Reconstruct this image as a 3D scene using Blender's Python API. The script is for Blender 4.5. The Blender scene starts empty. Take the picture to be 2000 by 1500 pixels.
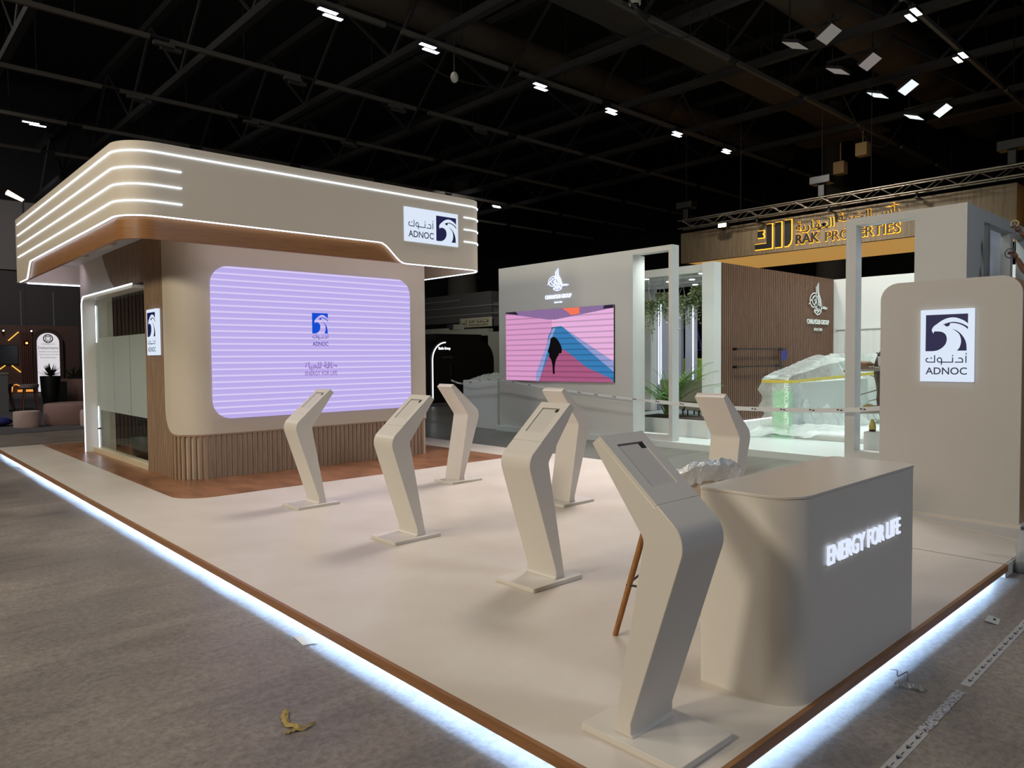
import bpy, bmesh, math, random
from mathutils import Vector, Matrix
SC = bpy.context.scene
COL = SC.collection
PI = math.pi
random.seed(7)

# ------------------------------------------------------------------ camera
cam_d = bpy.data.cameras.new('camera')
cam = bpy.data.objects.new('camera', cam_d); COL.objects.link(cam)
F_PX = 1421.37
cam_d.sensor_width = 36.0
cam_d.lens = F_PX / 2000 * 36
cam_d.clip_end = 300
_h, _p, _r = 0.825692417, 0.0367943161, -0.00848914998
_F = Vector((math.cos(_h)*math.cos(_p), math.sin(_h)*math.cos(_p), -math.sin(_p)))
_R = Vector((math.sin(_h), -math.cos(_h), 0))
_U = _R.cross(_F)
_c, _s = math.cos(_r), math.sin(_r)
_R2 = _R*_c + _U*_s
_U2 = _U*_c - _R*_s
cam.matrix_world = Matrix(((_R2.x, _U2.x, -_F.x, -2.0758), (_R2.y, _U2.y, -_F.y, -1.4814), (_R2.z, _U2.z, -_F.z, 1.7), (0, 0, 0, 1)))
SC.camera = cam

# ------------------------------------------------------------------ world, hall floodlights and added fills, exposure
w = bpy.data.worlds.new('world'); SC.world = w
w.use_nodes = True
w.node_tree.nodes['Background'].inputs[0].default_value = (0.5, 0.55, 0.7, 1)
w.node_tree.nodes['Background'].inputs[1].default_value = 0.0

def area(name, loc, to, size, power, color, spread=180):
    d = bpy.data.lights.new(name, 'AREA'); d.shape = 'DISK'; d.size = size
    d.energy = power; d.color = color; d.spread = math.radians(spread)
    o = bpy.data.objects.new(name, d); COL.objects.link(o)
    o.location = loc
    o.rotation_euler = (Vector(to) - Vector(loc)).to_track_quat('-Z', 'Y').to_euler()
    return o
# hall floodlights and stand downlights; fills added for brightness are marked
LIGHTS = [  # name, position, aim, size, power, colour, spread
    ('hall_flood_or_fill', (-12, 2.2, 8.0), (1.5, 2.0, 0.6), 2.2, 790, (1.0, 0.90, 0.72), 180),
    ('hall_flood_or_fill', (-12.5, 9.5, 8.5), (2, 9, 1.5), 1.6, 470, (1.0, 0.86, 0.60), 180),
    ('hall_flood_or_fill', (2.6, 4.4, 11.0), (2.6, 4.6, 0), 3.0, 20, (1.0, 0.98, 0.95), 180),
    ('hall_flood_or_fill', (-5, 5.5, 11.5), (-4, 5.5, 0), 3.0, 340, (1.0, 0.92, 0.83), 150),
    ('hall_flood_or_fill', (4.5, -9, 8.5), (3.2, 7, 2.6), 2.5, 410, (0.78, 0.86, 1.0), 180),  # added fill for the canopy front
    ('hall_flood_or_fill', (-6, 24, 11.5), (0, 22, 0), 3.0, 650, (1.0, 0.97, 0.92), 180),
    ('hall_flood_or_fill', (8.8, 6.2, 9.5), (5.0, 5.0, 0), 3.2, 140, (1.0, 0.91, 0.87), 60),
    ('stand_downlight', (11.0, 4.6, 7.8), (12.6, 4.2, 0.1), 1.2, 205, (0.87, 1.0, 0.96), 110),
    ('stand_downlight', (13.8, 9.4, 3.58), (13.8, 9.4, 0), 0.8, 30, (0.9, 1.0, 0.96), 180),
    ('stand_downlight', (16.0, 4.6, 7.8), (17.2, 5.6, 1.5), 1.2, 225, (0.93, 1.0, 0.98), 110),
    ('hall_flood_or_fill', (3.0, 9.2, 11.5), (9.2, 9.2, 1.2), 1.5, 60, (0.97, 1.0, 0.97), 70),  # added fill, lifts the front wall of the neighbouring stand
    ('hall_flood_or_fill', (20.0, 27.0, 9.6), (26, 33, 3.0), 1.2, 200, (1.0, 0.97, 0.92), 120),  # added fill for the grey stand, no lamp modelled there
    ('hall_flood_or_fill', (3.0, 38.0, 9.6), (5, 48, 5.0), 1.2, 210, (1.0, 0.95, 0.94), 150),  # added fill for the far hall wall, no lamp modelled there
    ('hall_flood_or_fill', (14.0, 9.0, 9.0), (21.0, 8.8, 5.6), 1.0, 130, (1.0, 0.93, 0.82), 70),  # added fill for the wood fascia
    ('stand_downlight', (11.3, 2.7, 3.55), (11.3, 1.9, 1.5), 0.4, 22, (0.95, 0.98, 1.0), 180),
    ('stand_downlight', (10.1, 7.0, 3.6), (10.2, 7.2, 0.3), 0.3, 40, (0.88, 1.0, 0.94), 180),
]
def rect_light(name, loc, to, sx, sy, power, color):
    o = area(name, loc, to, sx, power, color)
    o.data.shape = 'RECTANGLE'; o.data.size = sx; o.data.size_y = sy
    return o
for L_ in LIGHTS: area(*L_)

SC.view_settings.view_transform = 'Standard'
SC.view_settings.look = 'None'
SC.view_settings.gamma = 1.0
SC.view_settings.use_curve_mapping = False
SC.view_settings.exposure = -0.08

# ------------------------------------------------------------------ helpers
def lin(c):
    return tuple(((v/255)/12.92 if v/255 <= 0.04045 else ((v/255+0.055)/1.055)**2.4) for v in c)

MATS = {}
def mat(name, rgb=(200, 200, 200), rough=0.5, metal=0.0, emit=None, es=1.0, spec=0.5, alpha=1.0, trans=0.0, coat=0.0):
    if name in MATS: return MATS[name]
    m = bpy.data.materials.new(name); m.use_nodes = True
    b = m.node_tree.nodes['Principled BSDF']
    b.inputs['Base Color'].default_value = (*lin(rgb), 1)
    b.inputs['Roughness'].default_value = rough
    b.inputs['Metallic'].default_value = metal
    b.inputs['Specular IOR Level'].default_value = spec
    b.inputs['Alpha'].default_value = alpha
    b.inputs['Transmission Weight'].default_value = trans
    b.inputs['Coat Weight'].default_value = coat
    if emit:
        b.inputs['Emission Color'].default_value = (*lin(emit), 1)
        b.inputs['Emission Strength'].default_value = es
    MATS[name] = m
    return m
def nodes(m):
    return m.node_tree.nodes, m.node_tree.links, m.node_tree.nodes['Principled BSDF']
def ramp(m, fac, stops):
    n, l, b = nodes(m)
    r = n.new('ShaderNodeValToRGB'); l.new(fac, r.inputs[0])
    e = r.color_ramp.elements
    while len(e) < len(stops): e.new(0.5)
    for i, (p, c) in enumerate(stops):
        e[i].position = p; e[i].color = (*lin(c), 1)
    return r.outputs[0]
def noise_fac(m, scale=(1, 1, 1), ns=5.0, detail=6.0, rough=0.6, coords='Object'):
    n, l, b = nodes(m)
    tc = n.new('ShaderNodeTexCoord'); mp = n.new('ShaderNodeMapping'); mp.inputs['Scale'].default_value = scale
    l.new(tc.outputs[coords], mp.inputs[0])
    t = n.new('ShaderNodeTexNoise'); t.inputs['Scale'].default_value = ns; t.inputs['Detail'].default_value = detail; t.inputs['Roughness'].default_value = rough
    l.new(mp.outputs[0], t.inputs[0])
    return t.outputs[0]
def bump(m, fac, strength=0.2, dist=0.01):
    n, l, b = nodes(m)
    k = n.new('ShaderNodeBump'); k.inputs['Strength'].default_value = strength; k.inputs['Distance'].default_value = dist
    l.new(fac, k.inputs['Height']); l.new(k.outputs[0], b.inputs['Normal'])
def noisy(name, stops, rough=0.5, scale=(1, 1, 1), ns=5.0, detail=6.0, bstr=0.0, bdist=0.005, **kw):
    if name in MATS: return MATS[name]
    m = mat(name, stops[0][1], rough, **kw)
    n, l, b = nodes(m)
    f = noise_fac(m, scale, ns, detail)
    l.new(ramp(m, f, stops), b.inputs['Base Color'])
    if bstr: bump(m, f, bstr, bdist)
    return m
def emis(name, rgb=(255, 255, 255), s=1.0):
    return mat(name, (10, 10, 10), 0.6, emit=rgb, es=s, spec=0.1)

class MB:
    def __init__(s): s.v = []; s.f = []
    def add(s, vs, fs):
        k = len(s.v); s.v += [tuple(p) for p in vs]; s.f += [tuple(i+k for i in f) for f in fs]
        return s
    def box(s, a, b):
        x0, y0, z0 = a; x1, y1, z1 = b
        return s.add([(x0,y0,z0),(x1,y0,z0),(x1,y1,z0),(x0,y1,z0),(x0,y0,z1),(x1,y0,z1),(x1,y1,z1),(x0,y1,z1)],
              [(0,3,2,1),(4,5,6,7),(0,1,5,4),(1,2,6,5),(2,3,7,6),(3,0,4,7)])
    def prism(s, poly, axis, a, b):
        def P(u, v, w):
            return {'x': (w, u, v), 'y': (u, w, v), 'z': (u, v, w)}[axis]
        n = len(poly)
        vs = [P(u, v, a) for u, v in poly] + [P(u, v, b) for u, v in poly]
        ar = sum(poly[i][0]*poly[(i+1) % n][1]-poly[(i+1) % n][0]*poly[i][1] for i in range(n))
        lo = tuple(range(n)); hi = tuple(range(n, 2*n))
        flip = (ar > 0) != (axis == 'y')
        fs = [lo[::-1], hi] if flip else [lo, hi[::-1]]
        for i in range(n):
            j = (i+1) % n
            fs.append((i, j, n+j, n+i) if flip else (j, i, n+i, n+j))
        return s.add(vs, fs)
    def cyl(s, p0, p1, r0, r1=None, n=12, caps=True):
        r1 = r0 if r1 is None else r1
        p0 = Vector(p0); p1 = Vector(p1); d = (p1-p0).normalized()
        u = d.orthogonal().normalized(); v = d.cross(u)
        vs = []
        for p, r in ((p0, r0), (p1, r1)):
            for i in range(n):
                t = 2*PI*i/n; vs.append(p + (u*math.cos(t)+v*math.sin(t))*r)
        fs = [(i, (i+1) % n, n+(i+1) % n, n+i) for i in range(n)]
        if caps: fs += [tuple(range(n))[::-1], tuple(range(n, 2*n))]
        return s.add(vs, fs)
    def tube(s, pts, r, n=6, closed=False):
        pts = [Vector(p) for p in pts]; m = len(pts)
        rr = r if isinstance(r, (list, tuple)) else [r]*m
        vs = []; ref = None
        for i, p in enumerate(pts):
            a = pts[(i-1) % m] if (closed or i > 0) else p
            b = pts[(i+1) % m] if (closed or i < m-1) else p
            d = (b-a)
            d = d.normalized() if d.length > 1e-9 else Vector((0, 0, 1))
            if ref is None: ref = d.orthogonal().normalized()
            u = (ref - d*ref.dot(d))
            u = u.normalized() if u.length > 1e-6 else d.orthogonal().normalized()
            ref = u; v = d.cross(u)
            for k in range(n):
                t = 2*PI*k/n; vs.append(p + (u*math.cos(t)+v*math.sin(t))*rr[i])
        fs = []
        for i in range(m if closed else m-1):
            j = (i+1) % m
            for k in range(n):
                fs.append((i*n+k, i*n+(k+1) % n, j*n+(k+1) % n, j*n+k))
        if not closed: fs += [tuple(range(n))[::-1], tuple(range((m-1)*n, m*n))]
        return s.add(vs, fs)
    def lathe(s, prof, c=(0, 0, 0), n=24):
        vs = []; fs = []; m = len(prof)
        for r, z in prof:
            for i in range(n):
                t = 2*PI*i/n; vs.append((c[0]+r*math.cos(t), c[1]+r*math.sin(t), c[2]+z))
        for j in range(m-1):
            for i in range(n):
                fs.append((j*n+i, j*n+(i+1) % n, (j+1)*n+(i+1) % n, (j+1)*n+i))
        fs += [tuple(range(n))[::-1], tuple(range((m-1)*n, m*n))]
        return s.add(vs, fs)
    def ball(s, c, r, nu=12, nv=8, sx=1, sy=1, sz=1):
        prof = []
        vs = [(c[0], c[1], c[2]-r*sz)]; fs = []
        for j in range(1, nv):
            a = -PI/2+PI*j/nv
            for i in range(nu):
                t = 2*PI*i/nu
                vs.append((c[0]+r*sx*math.cos(a)*math.cos(t), c[1]+r*sy*math.cos(a)*math.sin(t), c[2]+r*sz*math.sin(a)))
        vs.append((c[0], c[1], c[2]+r*sz)); L = len(vs)-1
        for i in range(nu):
            k = (i+1) % nu
            fs.append((0, 1+k, 1+i)); fs.append((L, L-nu+i, L-nu+k))
            for j in range(nv-2):
                a = 1+j*nu; fs.append((a+i, a+k, a+nu+k, a+nu+i))
        return s.add(vs, fs)
    def ribbon(s, pts, wd, closed=False, z=0.0):
        # flat stroke in the xy plane: mitred quads
        n = len(pts); L = []; Rr = []
        for i in range(n):
            a = Vector(pts[(i-1) % n]) if (closed or i > 0) else None
            p = Vector(pts[i])
            b = Vector(pts[(i+1) % n]) if (closed or i < n-1) else None
            d1 = (p-a).normalized() if a is not None else (b-p).normalized()
            d2 = (b-p).normalized() if b is not None else d1
            t = (d1+d2)
            t = t.normalized() if t.length > 1e-5 else d1
            nn = Vector((-t.y, t.x)); k = wd/2/max(0.45, nn.dot(Vector((-d1.y, d1.x))))
            L.append(p+nn*k); Rr.append(p-nn*k)
        vs = [(q.x, q.y, z) for q in L]+[(q.x, q.y, z) for q in Rr]
        fs = []
        for i in range(n if closed else n-1):
            j = (i+1) % n; fs.append((i, n+i, n+j, j))
        return s.add(vs, fs)
    def poly(s, pts, z=0.0):
        return s.add([(x, y, z) for x, y in pts], [tuple(range(len(pts)))])
    def xf(s, M):
        s.v = [tuple(M @ Vector(p)) for p in s.v]; return s
    def join(s, o, M=None):
        return s.add([tuple(M @ Vector(p)) for p in o.v] if M else o.v, o.f)

ORG = {}
def thing(name, label, cat, loc=(0, 0, 0), group=None, rz=0.0, local=False):
    o = bpy.data.objects.new(name, None); COL.objects.link(o)
    o.location = loc; o.rotation_euler = (0, 0, rz); o.empty_display_size = 0.1
    tag(o, label, cat, group)
    ORG[o.name] = Vector((0, 0, 0)) if local else Vector(loc)
    return o
def tag(o, label, cat, group=None, kind=None):
    o['label'] = label; o['category'] = cat
    if group: o['group'] = group
    if kind: o['kind'] = kind
    return o
def obj(name, mb, m, parent=None, smooth=None, bevel=0.0, label=None, seg=2):
    me = bpy.data.meshes.new(name)
    org = ORG[parent.name] if parent else Vector((0, 0, 0))
    me.from_pydata([tuple(Vector(p)-org) for p in mb.v], [], mb.f)
    me.validate(); me.update()
    for mm in (m if isinstance(m, (list, tuple)) else [m]): me.materials.append(mm)
    if smooth is not None:
        me.shade_smooth()
        me.set_sharp_from_angle(angle=math.radians(smooth))
    o = bpy.data.objects.new(name, me); COL.objects.link(o)
    if parent: o.parent = parent
    ORG[o.name] = org
    if bevel:
        bv = o.modifiers.new('edge', 'BEVEL'); bv.width = bevel; bv.segments = seg; bv.limit_method = 'ANGLE'; bv.angle_limit = math.radians(40)
        bv.harden_normals = False
    if label: o['label'] = label
    return o
def solo(name, mb, m, label, cat, group=None, kind=None, **kw):
    # a thing that is one mesh, origin at the base of its geometry
    xs = [p[0] for p in mb.v]; ys = [p[1] for p in mb.v]; zs = [p[2] for p in mb.v]
    c = Vector(((min(xs)+max(xs))/2, (min(ys)+max(ys))/2, min(zs)))
    o = obj_at(name, mb, m, c, **kw)
    return tag(o, label, cat, group, kind)
def obj_at(name, mb, m, c, **kw):
    mb.v = [tuple(Vector(p)-c) for p in mb.v]
    o = obj(name, mb, m, None, **kw)
    o.location = c; ORG[o.name] = c
    return o
def struct(name, mb, m, parent=None, label=None, **kw):
    o = obj(name, mb, m, parent, **kw)
    o['kind'] = 'structure'
    if label: o['label'] = label
    return o
def dup(root, loc, rz, label, group=None):
    r = root.copy(); COL.objects.link(r); r.location = loc; r.rotation_euler = (0, 0, rz); r['label'] = label
    if group: r['group'] = group
    for ch in list(root.children):
        c = ch.copy(); COL.objects.link(c); c.parent = r
        for g in list(ch.children):
            d = g.copy(); COL.objects.link(d); d.parent = c
    return r

def face_mx(o, facing):
    # local x = reader's right, y = up, z = out of the face
    o = Vector(o)
    R_, U_, N_ = {'-y': ((1,0,0),(0,0,1),(0,-1,0)), '-x': ((0,-1,0),(0,0,1),(-1,0,0)), '+y': ((-1,0,0),(0,0,1),(0,1,0)), '+x': ((0,1,0),(0,0,1),(1,0,0))}[facing]
    return Matrix(((R_[0],U_[0],N_[0],o.x),(R_[1],U_[1],N_[1],o.y),(R_[2],U_[2],N_[2],o.z),(0,0,0,1)))

def text_mb(s, width=None, height=None, depth=0.0, bold=0.0, cx=0.5):
    c = bpy.data.curves.new('lettering_curve', 'FONT'); c.body = s; c.size = 1.0; c.offset = bold; c.resolution_u = 4
    c.extrude = 0.0
    o = bpy.data.objects.new('lettering_curve', c); COL.objects.link(o)
    bpy.context.view_layer.update()
    me = bpy.data.meshes.new_from_object(o.evaluated_get(bpy.context.evaluated_depsgraph_get()))
    bpy.data.objects.remove(o); bpy.data.curves.remove(c)
    if depth:
        bm = bmesh.new(); bm.from_mesh(me)
        bmesh.ops.dissolve_limit(bm, angle_limit=0.01, verts=bm.verts, edges=bm.edges)
        r = bmesh.ops.extrude_face_region(bm, geom=bm.faces[:])
        bmesh.ops.translate(bm, vec=(0, 0, 1), verts=[v for v in r['geom'] if isinstance(v, bmesh.types.BMVert)])
        bm.to_mesh(me); bm.free()
    vs = [v.co.copy() for v in me.vertices]; fs = [tuple(p.vertices) for p in me.polygons]
    bpy.data.meshes.remove(me)
    x0 = min(v.x for v in vs); x1 = max(v.x for v in vs); y0 = min(v.y for v in vs); y1 = max(v.y for v in vs)
    sy = height/(y1-y0) if height else None
    sx = width/(x1-x0) if width else sy
    sy = sy or sx
    mb = MB()
    mb.add([((v.x-x0-(x1-x0)*cx)*sx, (v.y-y0)*sy, v.z*depth) for v in vs], fs)
    return mb

def catmull(pts, n=6, closed=False):
    out = []; m = len(pts)
    rng = range(m) if closed else range(m-1)
    for i in rng:
        p0 = pts[(i-1) % m] if (closed or i > 0) else pts[i]
        p1 = pts[i]; p2 = pts[(i+1) % m]
        p3 = pts[(i+2) % m] if (closed or i < m-2) else p2
        for k in range(n):
            t = k/n
            out.append(tuple(0.5*((2*b)+(-a+c)*t+(2*a-5*b+4*c-d)*t*t+(-a+3*b-3*c+d)*t**3) for a, b, c, d in zip(p0, p1, p2, p3)))
    if not closed: out.append(tuple(pts[-1]))
    return out
def rrect(x0, y0, x1, y1, r, n=6):
    rr = r if isinstance(r, (list, tuple)) else [r]*4      # bl, br, tr, tl
    out = []
    for (cx, cy, a0, q) in ((x0, y0, PI, rr[0]), (x1, y0, 1.5*PI, rr[1]), (x1, y1, 0, rr[2]), (x0, y1, 0.5*PI, rr[3])):
        ox = cx+q if cx == x0 else cx-q
        oy = cy+q if cy == y0 else cy-q
        if q <= 0: out.append((cx, cy)); continue
        for i in range(n+1):
            t = a0+0.5*PI*i/n; out.append((ox+q*math.cos(t), oy+q*math.sin(t)))
    return out

# ------------------------------------------------------------------ materials
M_white = mat('white_laminate', (214, 208, 200), 0.38)
M_cream = mat('cream_panel', (206, 196, 180), 0.55)
M_totem = mat('taupe_panel', (190, 187, 184), 0.5)
M_led = emis('cool_led', (222, 236, 255), 4.2)
M_under = emis('under_led', (168, 205, 255), 100.0)
M_navy = mat('navy_print', (12, 12, 20), 0.5, emit=(14, 16, 66), es=1.0)
M_ink = mat('dark_print', (34, 36, 52), 0.5)
M_inklit = mat('lit_dark_print', (14, 14, 20), 0.5, emit=(34, 38, 66), es=1.0)
M_black = mat('black_satin', (12, 12, 14), 0.45)
M_darkmetal = mat('dark_steel', (36, 34, 34), 0.45, metal=0.6)
M_sign = emis('sign_face', (222, 234, 250), 1.02)
M_brownslat = noisy('oak_slat', [(0.3, (144, 119, 98)), (0.7, (168, 141, 116))], 0.55, (6, 6, 0.6), 4, bstr=0.05)
M_wood = noisy('walnut_band', [(0.25, (120, 80, 44)), (0.55, (146, 100, 58)), (0.8, (128, 86, 48))], 0.42, (1.2, 1.2, 22), 2.2, bstr=0.03)
M_glossblack = mat('gloss_black', (8, 8, 10), 0.12)

# ------------------------------------------------------------------ the hall
m = mat('hall_concrete', (128, 122, 118), 0.5)
n_, l_, b_ = nodes(m)
f1 = noise_fac(m, (1, 1, 1), 0.55, 8, 0.62)
f2 = noise_fac(m, (1, 1, 1), 26, 8, 0.8)
mx = n_.new('ShaderNodeMix'); mx.data_type = 'RGBA'; mx.blend_type = 'MULTIPLY'; mx.inputs[0].default_value = 0.75
l_.new(ramp(m, f1, [(0.3, (114, 108, 103)), (0.5, (143, 134, 126)), (0.68, (166, 157, 147))]), mx.inputs[6])
l_.new(ramp(m, f2, [(0.35, (150, 150, 150)), (0.6, (255, 255, 255))]), mx.inputs[7])
f3 = noise_fac(m, (0.55, 3.2, 1), 1.7, 7, 0.72)
mx2 = n_.new('ShaderNodeMix'); mx2.data_type = 'RGBA'; mx2.blend_type = 'MULTIPLY'; mx2.inputs[0].default_value = 0.7
l_.new(mx.outputs[2], mx2.inputs[6]); l_.new(ramp(m, f3, [(0.36, (214, 210, 208)), (0.52, (250, 248, 246)), (0.66, (255, 252, 248))]), mx2.inputs[7])
l_.new(mx2.outputs[2], b_.inputs['Base Color'])
rr = n_.new('ShaderNodeMapRange'); rr.inputs[1].default_value = 0.3; rr.inputs[2].default_value = 0.7; rr.inputs[3].default_value = 0.26; rr.inputs[4].default_value = 0.52
l_.new(f1, rr.inputs[0]); l_.new(rr.outputs[0], b_.inputs['Roughness'])
bump(m, f2, 0.35, 0.004)
struct('floor', MB().box((-32, -32, -0.2), (48, 52, 0)), m)
M_roof = mat('roof_black', (16, 15, 15), 0.9)
m = noisy('aisle_vinyl', [(0.3, (86, 87, 81)), (0.5, (106, 106, 99)), (0.7, (122, 121, 112))], 0.3, (0.5, 4.0, 1), 1.2, 6)
struct('floor_3', MB().box((6.56, -6, 0.0), (9.1, 19, 0.004)), m, label='grey plank floor of the aisle between the two stands')
struct('ceiling', MB().box((-32, -32, 16), (48, 52, 16.3)), M_roof)
M_hallwall = mat('hall_wall_dark', (20, 19, 21), 0.9)
struct('wall_right', MB().box((47.7, -32, 0), (48, 52, 16)), M_hallwall)
struct('wall_near', MB().box((-32, -32, 0), (48, -31.7, 16)), M_hallwall)
struct('wall_left', MB().box((-32, -31.7, 0), (-31.7, 52, 16)), M_hallwall)
struct('wall_far', MB().box((-31.7, 48.2, 0), (47.7, 48.5, 16)), M_hallwall)
struct('trim_1', MB().box((-20, 47.7, 6.85), (16, 48.2, 10.7)), mat('grey_wall_panel', (112, 108, 106), 0.8), label='grey upper wall band of the hall')
m = mat('dark_wall_panel', (64, 58, 60), 0.7)
struct('trim_2', MB().box((-20, 47.9, 0), (16, 48.2, 6.85)), m, label='dark lower wall panelling of the hall')

# ------------------------------------------------------------------ exhibition platform
PZ = 0.10
pl = thing('exhibition_platform', 'long low white exhibition platform with brown wood edge and glowing underside', 'platform', (3.2, 7.4, 0))
m = mat('platform_white', (205, 198, 188), 0.42)
n_, l_, b_ = nodes(m)
f1 = noise_fac(m, (1, 1, 1), 1.3, 6, 0.6)
l_.new(ramp(m, f1, [(0.3, (200, 190, 178)), (0.7, (212, 204, 194))]), b_.inputs['Base Color'])
M_plat = m
obj('deck', MB().box((0.012, 0.012, 0.092), (6.55, 14.9, PZ)), M_plat, pl)
obj('base', MB().box((0.10, 0.10, 0.0), (4.35, 14.8, 0.092)).box((4.35, 0.0, 0.0), (6.5, 14.8, 0.092)), mat('plinth_white', (200, 194, 186), 0.6), pl)
obj('wood_edge', MB().box((-0.012, 0.012, 0.05), (0.012, 14.9, PZ+0.001)), M_wood, pl, label='walnut edge band along the long side')
obj('wood_edge', MB().box((-0.012, -0.012, 0.05), (4.37, 0.012, PZ+0.001)), M_wood, pl, label='walnut edge band along the short side')
obj('seam_line', MB().box((4.362, 0.0, PZ), (4.374, 1.3, PZ+0.0008)), mat('seam_olive', (120, 112, 78), 0.6), pl)
obj('led_strip', MB().box((0.086, 0.1, 0.0852), (0.096, 14.85, 0.0876)), M_under, pl)
obj('led_strip', MB().box((0.1, 0.086, 0.0852), (4.34, 0.096, 0.0876)), M_under, pl)
m = noisy('wood_vinyl', [(0.2, (98, 64, 42)), (0.45, (138, 94, 64)), (0.62, (160, 112, 80)), (0.85, (112, 74, 50))], 0.3, (3.0, 1.0, 1.0), 1.6, 8)
poly = rrect(0.72, 7.09, 5.83, 14.86, [0.38, 0.02, 0.02, 0.02], 8)
obj('floor_inlay', MB().prism(poly, 'z', PZ-0.002, PZ+0.0006), m, pl, label='brown wood-look floor inlay under the booth')
solo('floor_board', MB().prism([(5.575, 1.065), (5.237, 0.118), (5.2, 0.0), (6.5, 0.0), (6.5, 1.7), (5.75, 1.7)], 'z', PZ+0.001, PZ+0.012), mat('plinth_white'), 'thin pale board with slanted front edge under the taupe sign wall', 'board')

# ------------------------------------------------------------------ booth
bt = thing('exhibition_booth', 'cream booth with brown slatted corner, glass side wall and deep overhanging canopy', 'booth', (3.2, 11.0, PZ))
ZT = 3.45
def booth_path(off=0.0, r=0.42):
    # from the back of the left face round the rounded corner along the front face
    x0, y0 = 1.2-off, 8.45-off
    pts = [(x0, 13.72), (x0, 9.0)]
    cx, cy, q = 1.2+r, 8.45+r, r+off
    for i in range(13):
        t = PI+0.5*PI*i/12; pts.append((cx+q*math.cos(t), cy+q*math.sin(t)))
    pts.append((5.1, y0))
    return pts
def wall_strip(path_o, path_i, z0, z1):
    mb = MB(); n = len(path_o)
    zz0 = z0 if isinstance(z0, list) else [z0]*n
    zz1 = z1 if isinstance(z1, list) else [z1]*n
    vs = []
    for (a, b, c, d) in zip(path_o, path_i, zz0, zz1):
        vs += [(a[0], a[1], c), (a[0], a[1], d), (b[0], b[1], d), (b[0], b[1], c)]
    fs = []
    for i in range(n-1):
        for k in range(4):
            fs.append((i*4+k, (i+1)*4+k, (i+1)*4+(k+1) % 4, i*4+(k+1) % 4))
    fs += [(0, 1, 2, 3), tuple((n-1)*4+k for k in (3, 2, 1, 0))]
    return mb.add(vs, fs)
# carcass: left-face pier, corner, front wall, right wall, back wall
obj('pier', MB().box((1.2, 13.02, PZ), (1.55, 13.72, ZT)), M_cream, bt)
A = booth_path(0.0)[2:]; B_ = [(p[0]+0.16*(1.62-p[0])/0.42 if p[0] < 1.62 else p[0], p[1]+0.16) for p in A]
cor = MB()
po = [(1.2, 9.86)]+A
pin = [(1.34, 9.86)]+[((1.62+(p[0]-1.62)*0.66) if p[0] < 1.62 else p[0], 8.87+(p[1]-8.87)*0.66) for p in A]
obj('wall_panel', wall_strip(po, pin, PZ, ZT), M_cream, bt, smooth=35)
obj('right_panel', MB().box((4.95, 8.58, PZ), (5.1, 13.72, ZT)), M_cream, bt)
obj('back_panel', MB().box((1.55, 13.57, PZ), (4.95, 13.72, ZT)), M_cream, bt)
# cream front cladding with a rounded lower corner, standing proud over the slats
pf = booth_path(0.03)
fine = []
for i in range(len(pf)-1):
    a, b = Vector(pf[i]), Vector(pf[i+1]); k = max(1, int((b-a).length/0.03))
    fine += [tuple(a+(b-a)*j/k) for j in range(k)]
fine.append(pf[-1])
s_acc = [0.0]
for i in range(1, len(fine)): s_acc.append(s_acc[-1]+(Vector(fine[i])-Vector(fine[i-1])).length)
i0 = min(range(len(fine)), key=lambda i: abs(fine[i][1]-9.02) + (10 if fine[i][0] > 1.18 else 0))
cl_o = fine[i0:]; s0 = s_acc[i0]
z0l = []
for i in range(i0, len(fine)):
    d = s_acc[i]-s0; r_ = 0.34
    z0l.append(0.70 + (r_-math.sqrt(max(0, r_*r_-(r_-d)**2)) if d < r_ else 0))
def inward(path, t):
    out = []
    for i, p in enumerate(path):
        a = Vector(path[max(0, i-1)]); b = Vector(path[min(len(path)-1, i+1)]); d = (b-a).normalized()
        out.append((p[0]-d.y*t, p[1]+d.x*t))
    return out
cl_i = inward(cl_o, 0.032)
obj('front_cladding', wall_strip(cl_o, cl_i, z0l, ZT), M_cream, bt, smooth=35)
# slats: lower front band wrapping the corner and the full-height field on the left face
sl = MB()
def slat(mb, c, d, z0, z1, wd=0.046, dp=0.026):
    nx, ny = d[1], -d[0]   # outward for a path running back -> front -> right
    nx, ny = -nx, -ny
    hw = wd/2
    q = [(c[0]-d[0]*hw, c[1]-d[1]*hw), (c[0]+d[0]*hw, c[1]+d[1]*hw)]
    o1 = (q[0][0]+nx*dp+d[0]*0.006, q[0][1]+ny*dp+d[1]*0.006); o2 = (q[1][0]+nx*dp-d[0]*0.006, q[1][1]+ny*dp-d[1]*0.006)
    mb.prism([q[0], q[1], o2, o1], 'z', z0, z1)
path = []
pf0 = booth_path(0.0)
for i in range(len(pf0)-1):
    a, b = Vector(pf0[i]), Vector(pf0[i+1]); k = max(1, int((b-a).length/0.004))
    path += [(a+(b-a)*j/k, (b-a).normalized()) for j in range(k)]
acc = 0; nxt = 0; last_p = path[0][0]
def left_edge(z):
    # S-shaped left boundary of the slatted field above the door (Y as a function of height)
    K = ((2.84, 11.31), (2.87, 11.38), (2.96, 11.56), (3.09, 11.73), (3.25, 11.90), (3.40, 12.04), (3.55, 12.15))
    for (z0, y0), (z1, y1) in zip(K, K[1:]):
        if z <= z1: return y0+(y1-y0)*max(0, (z-z0)/(z1-z0))
    return K[-1][1]
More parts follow.
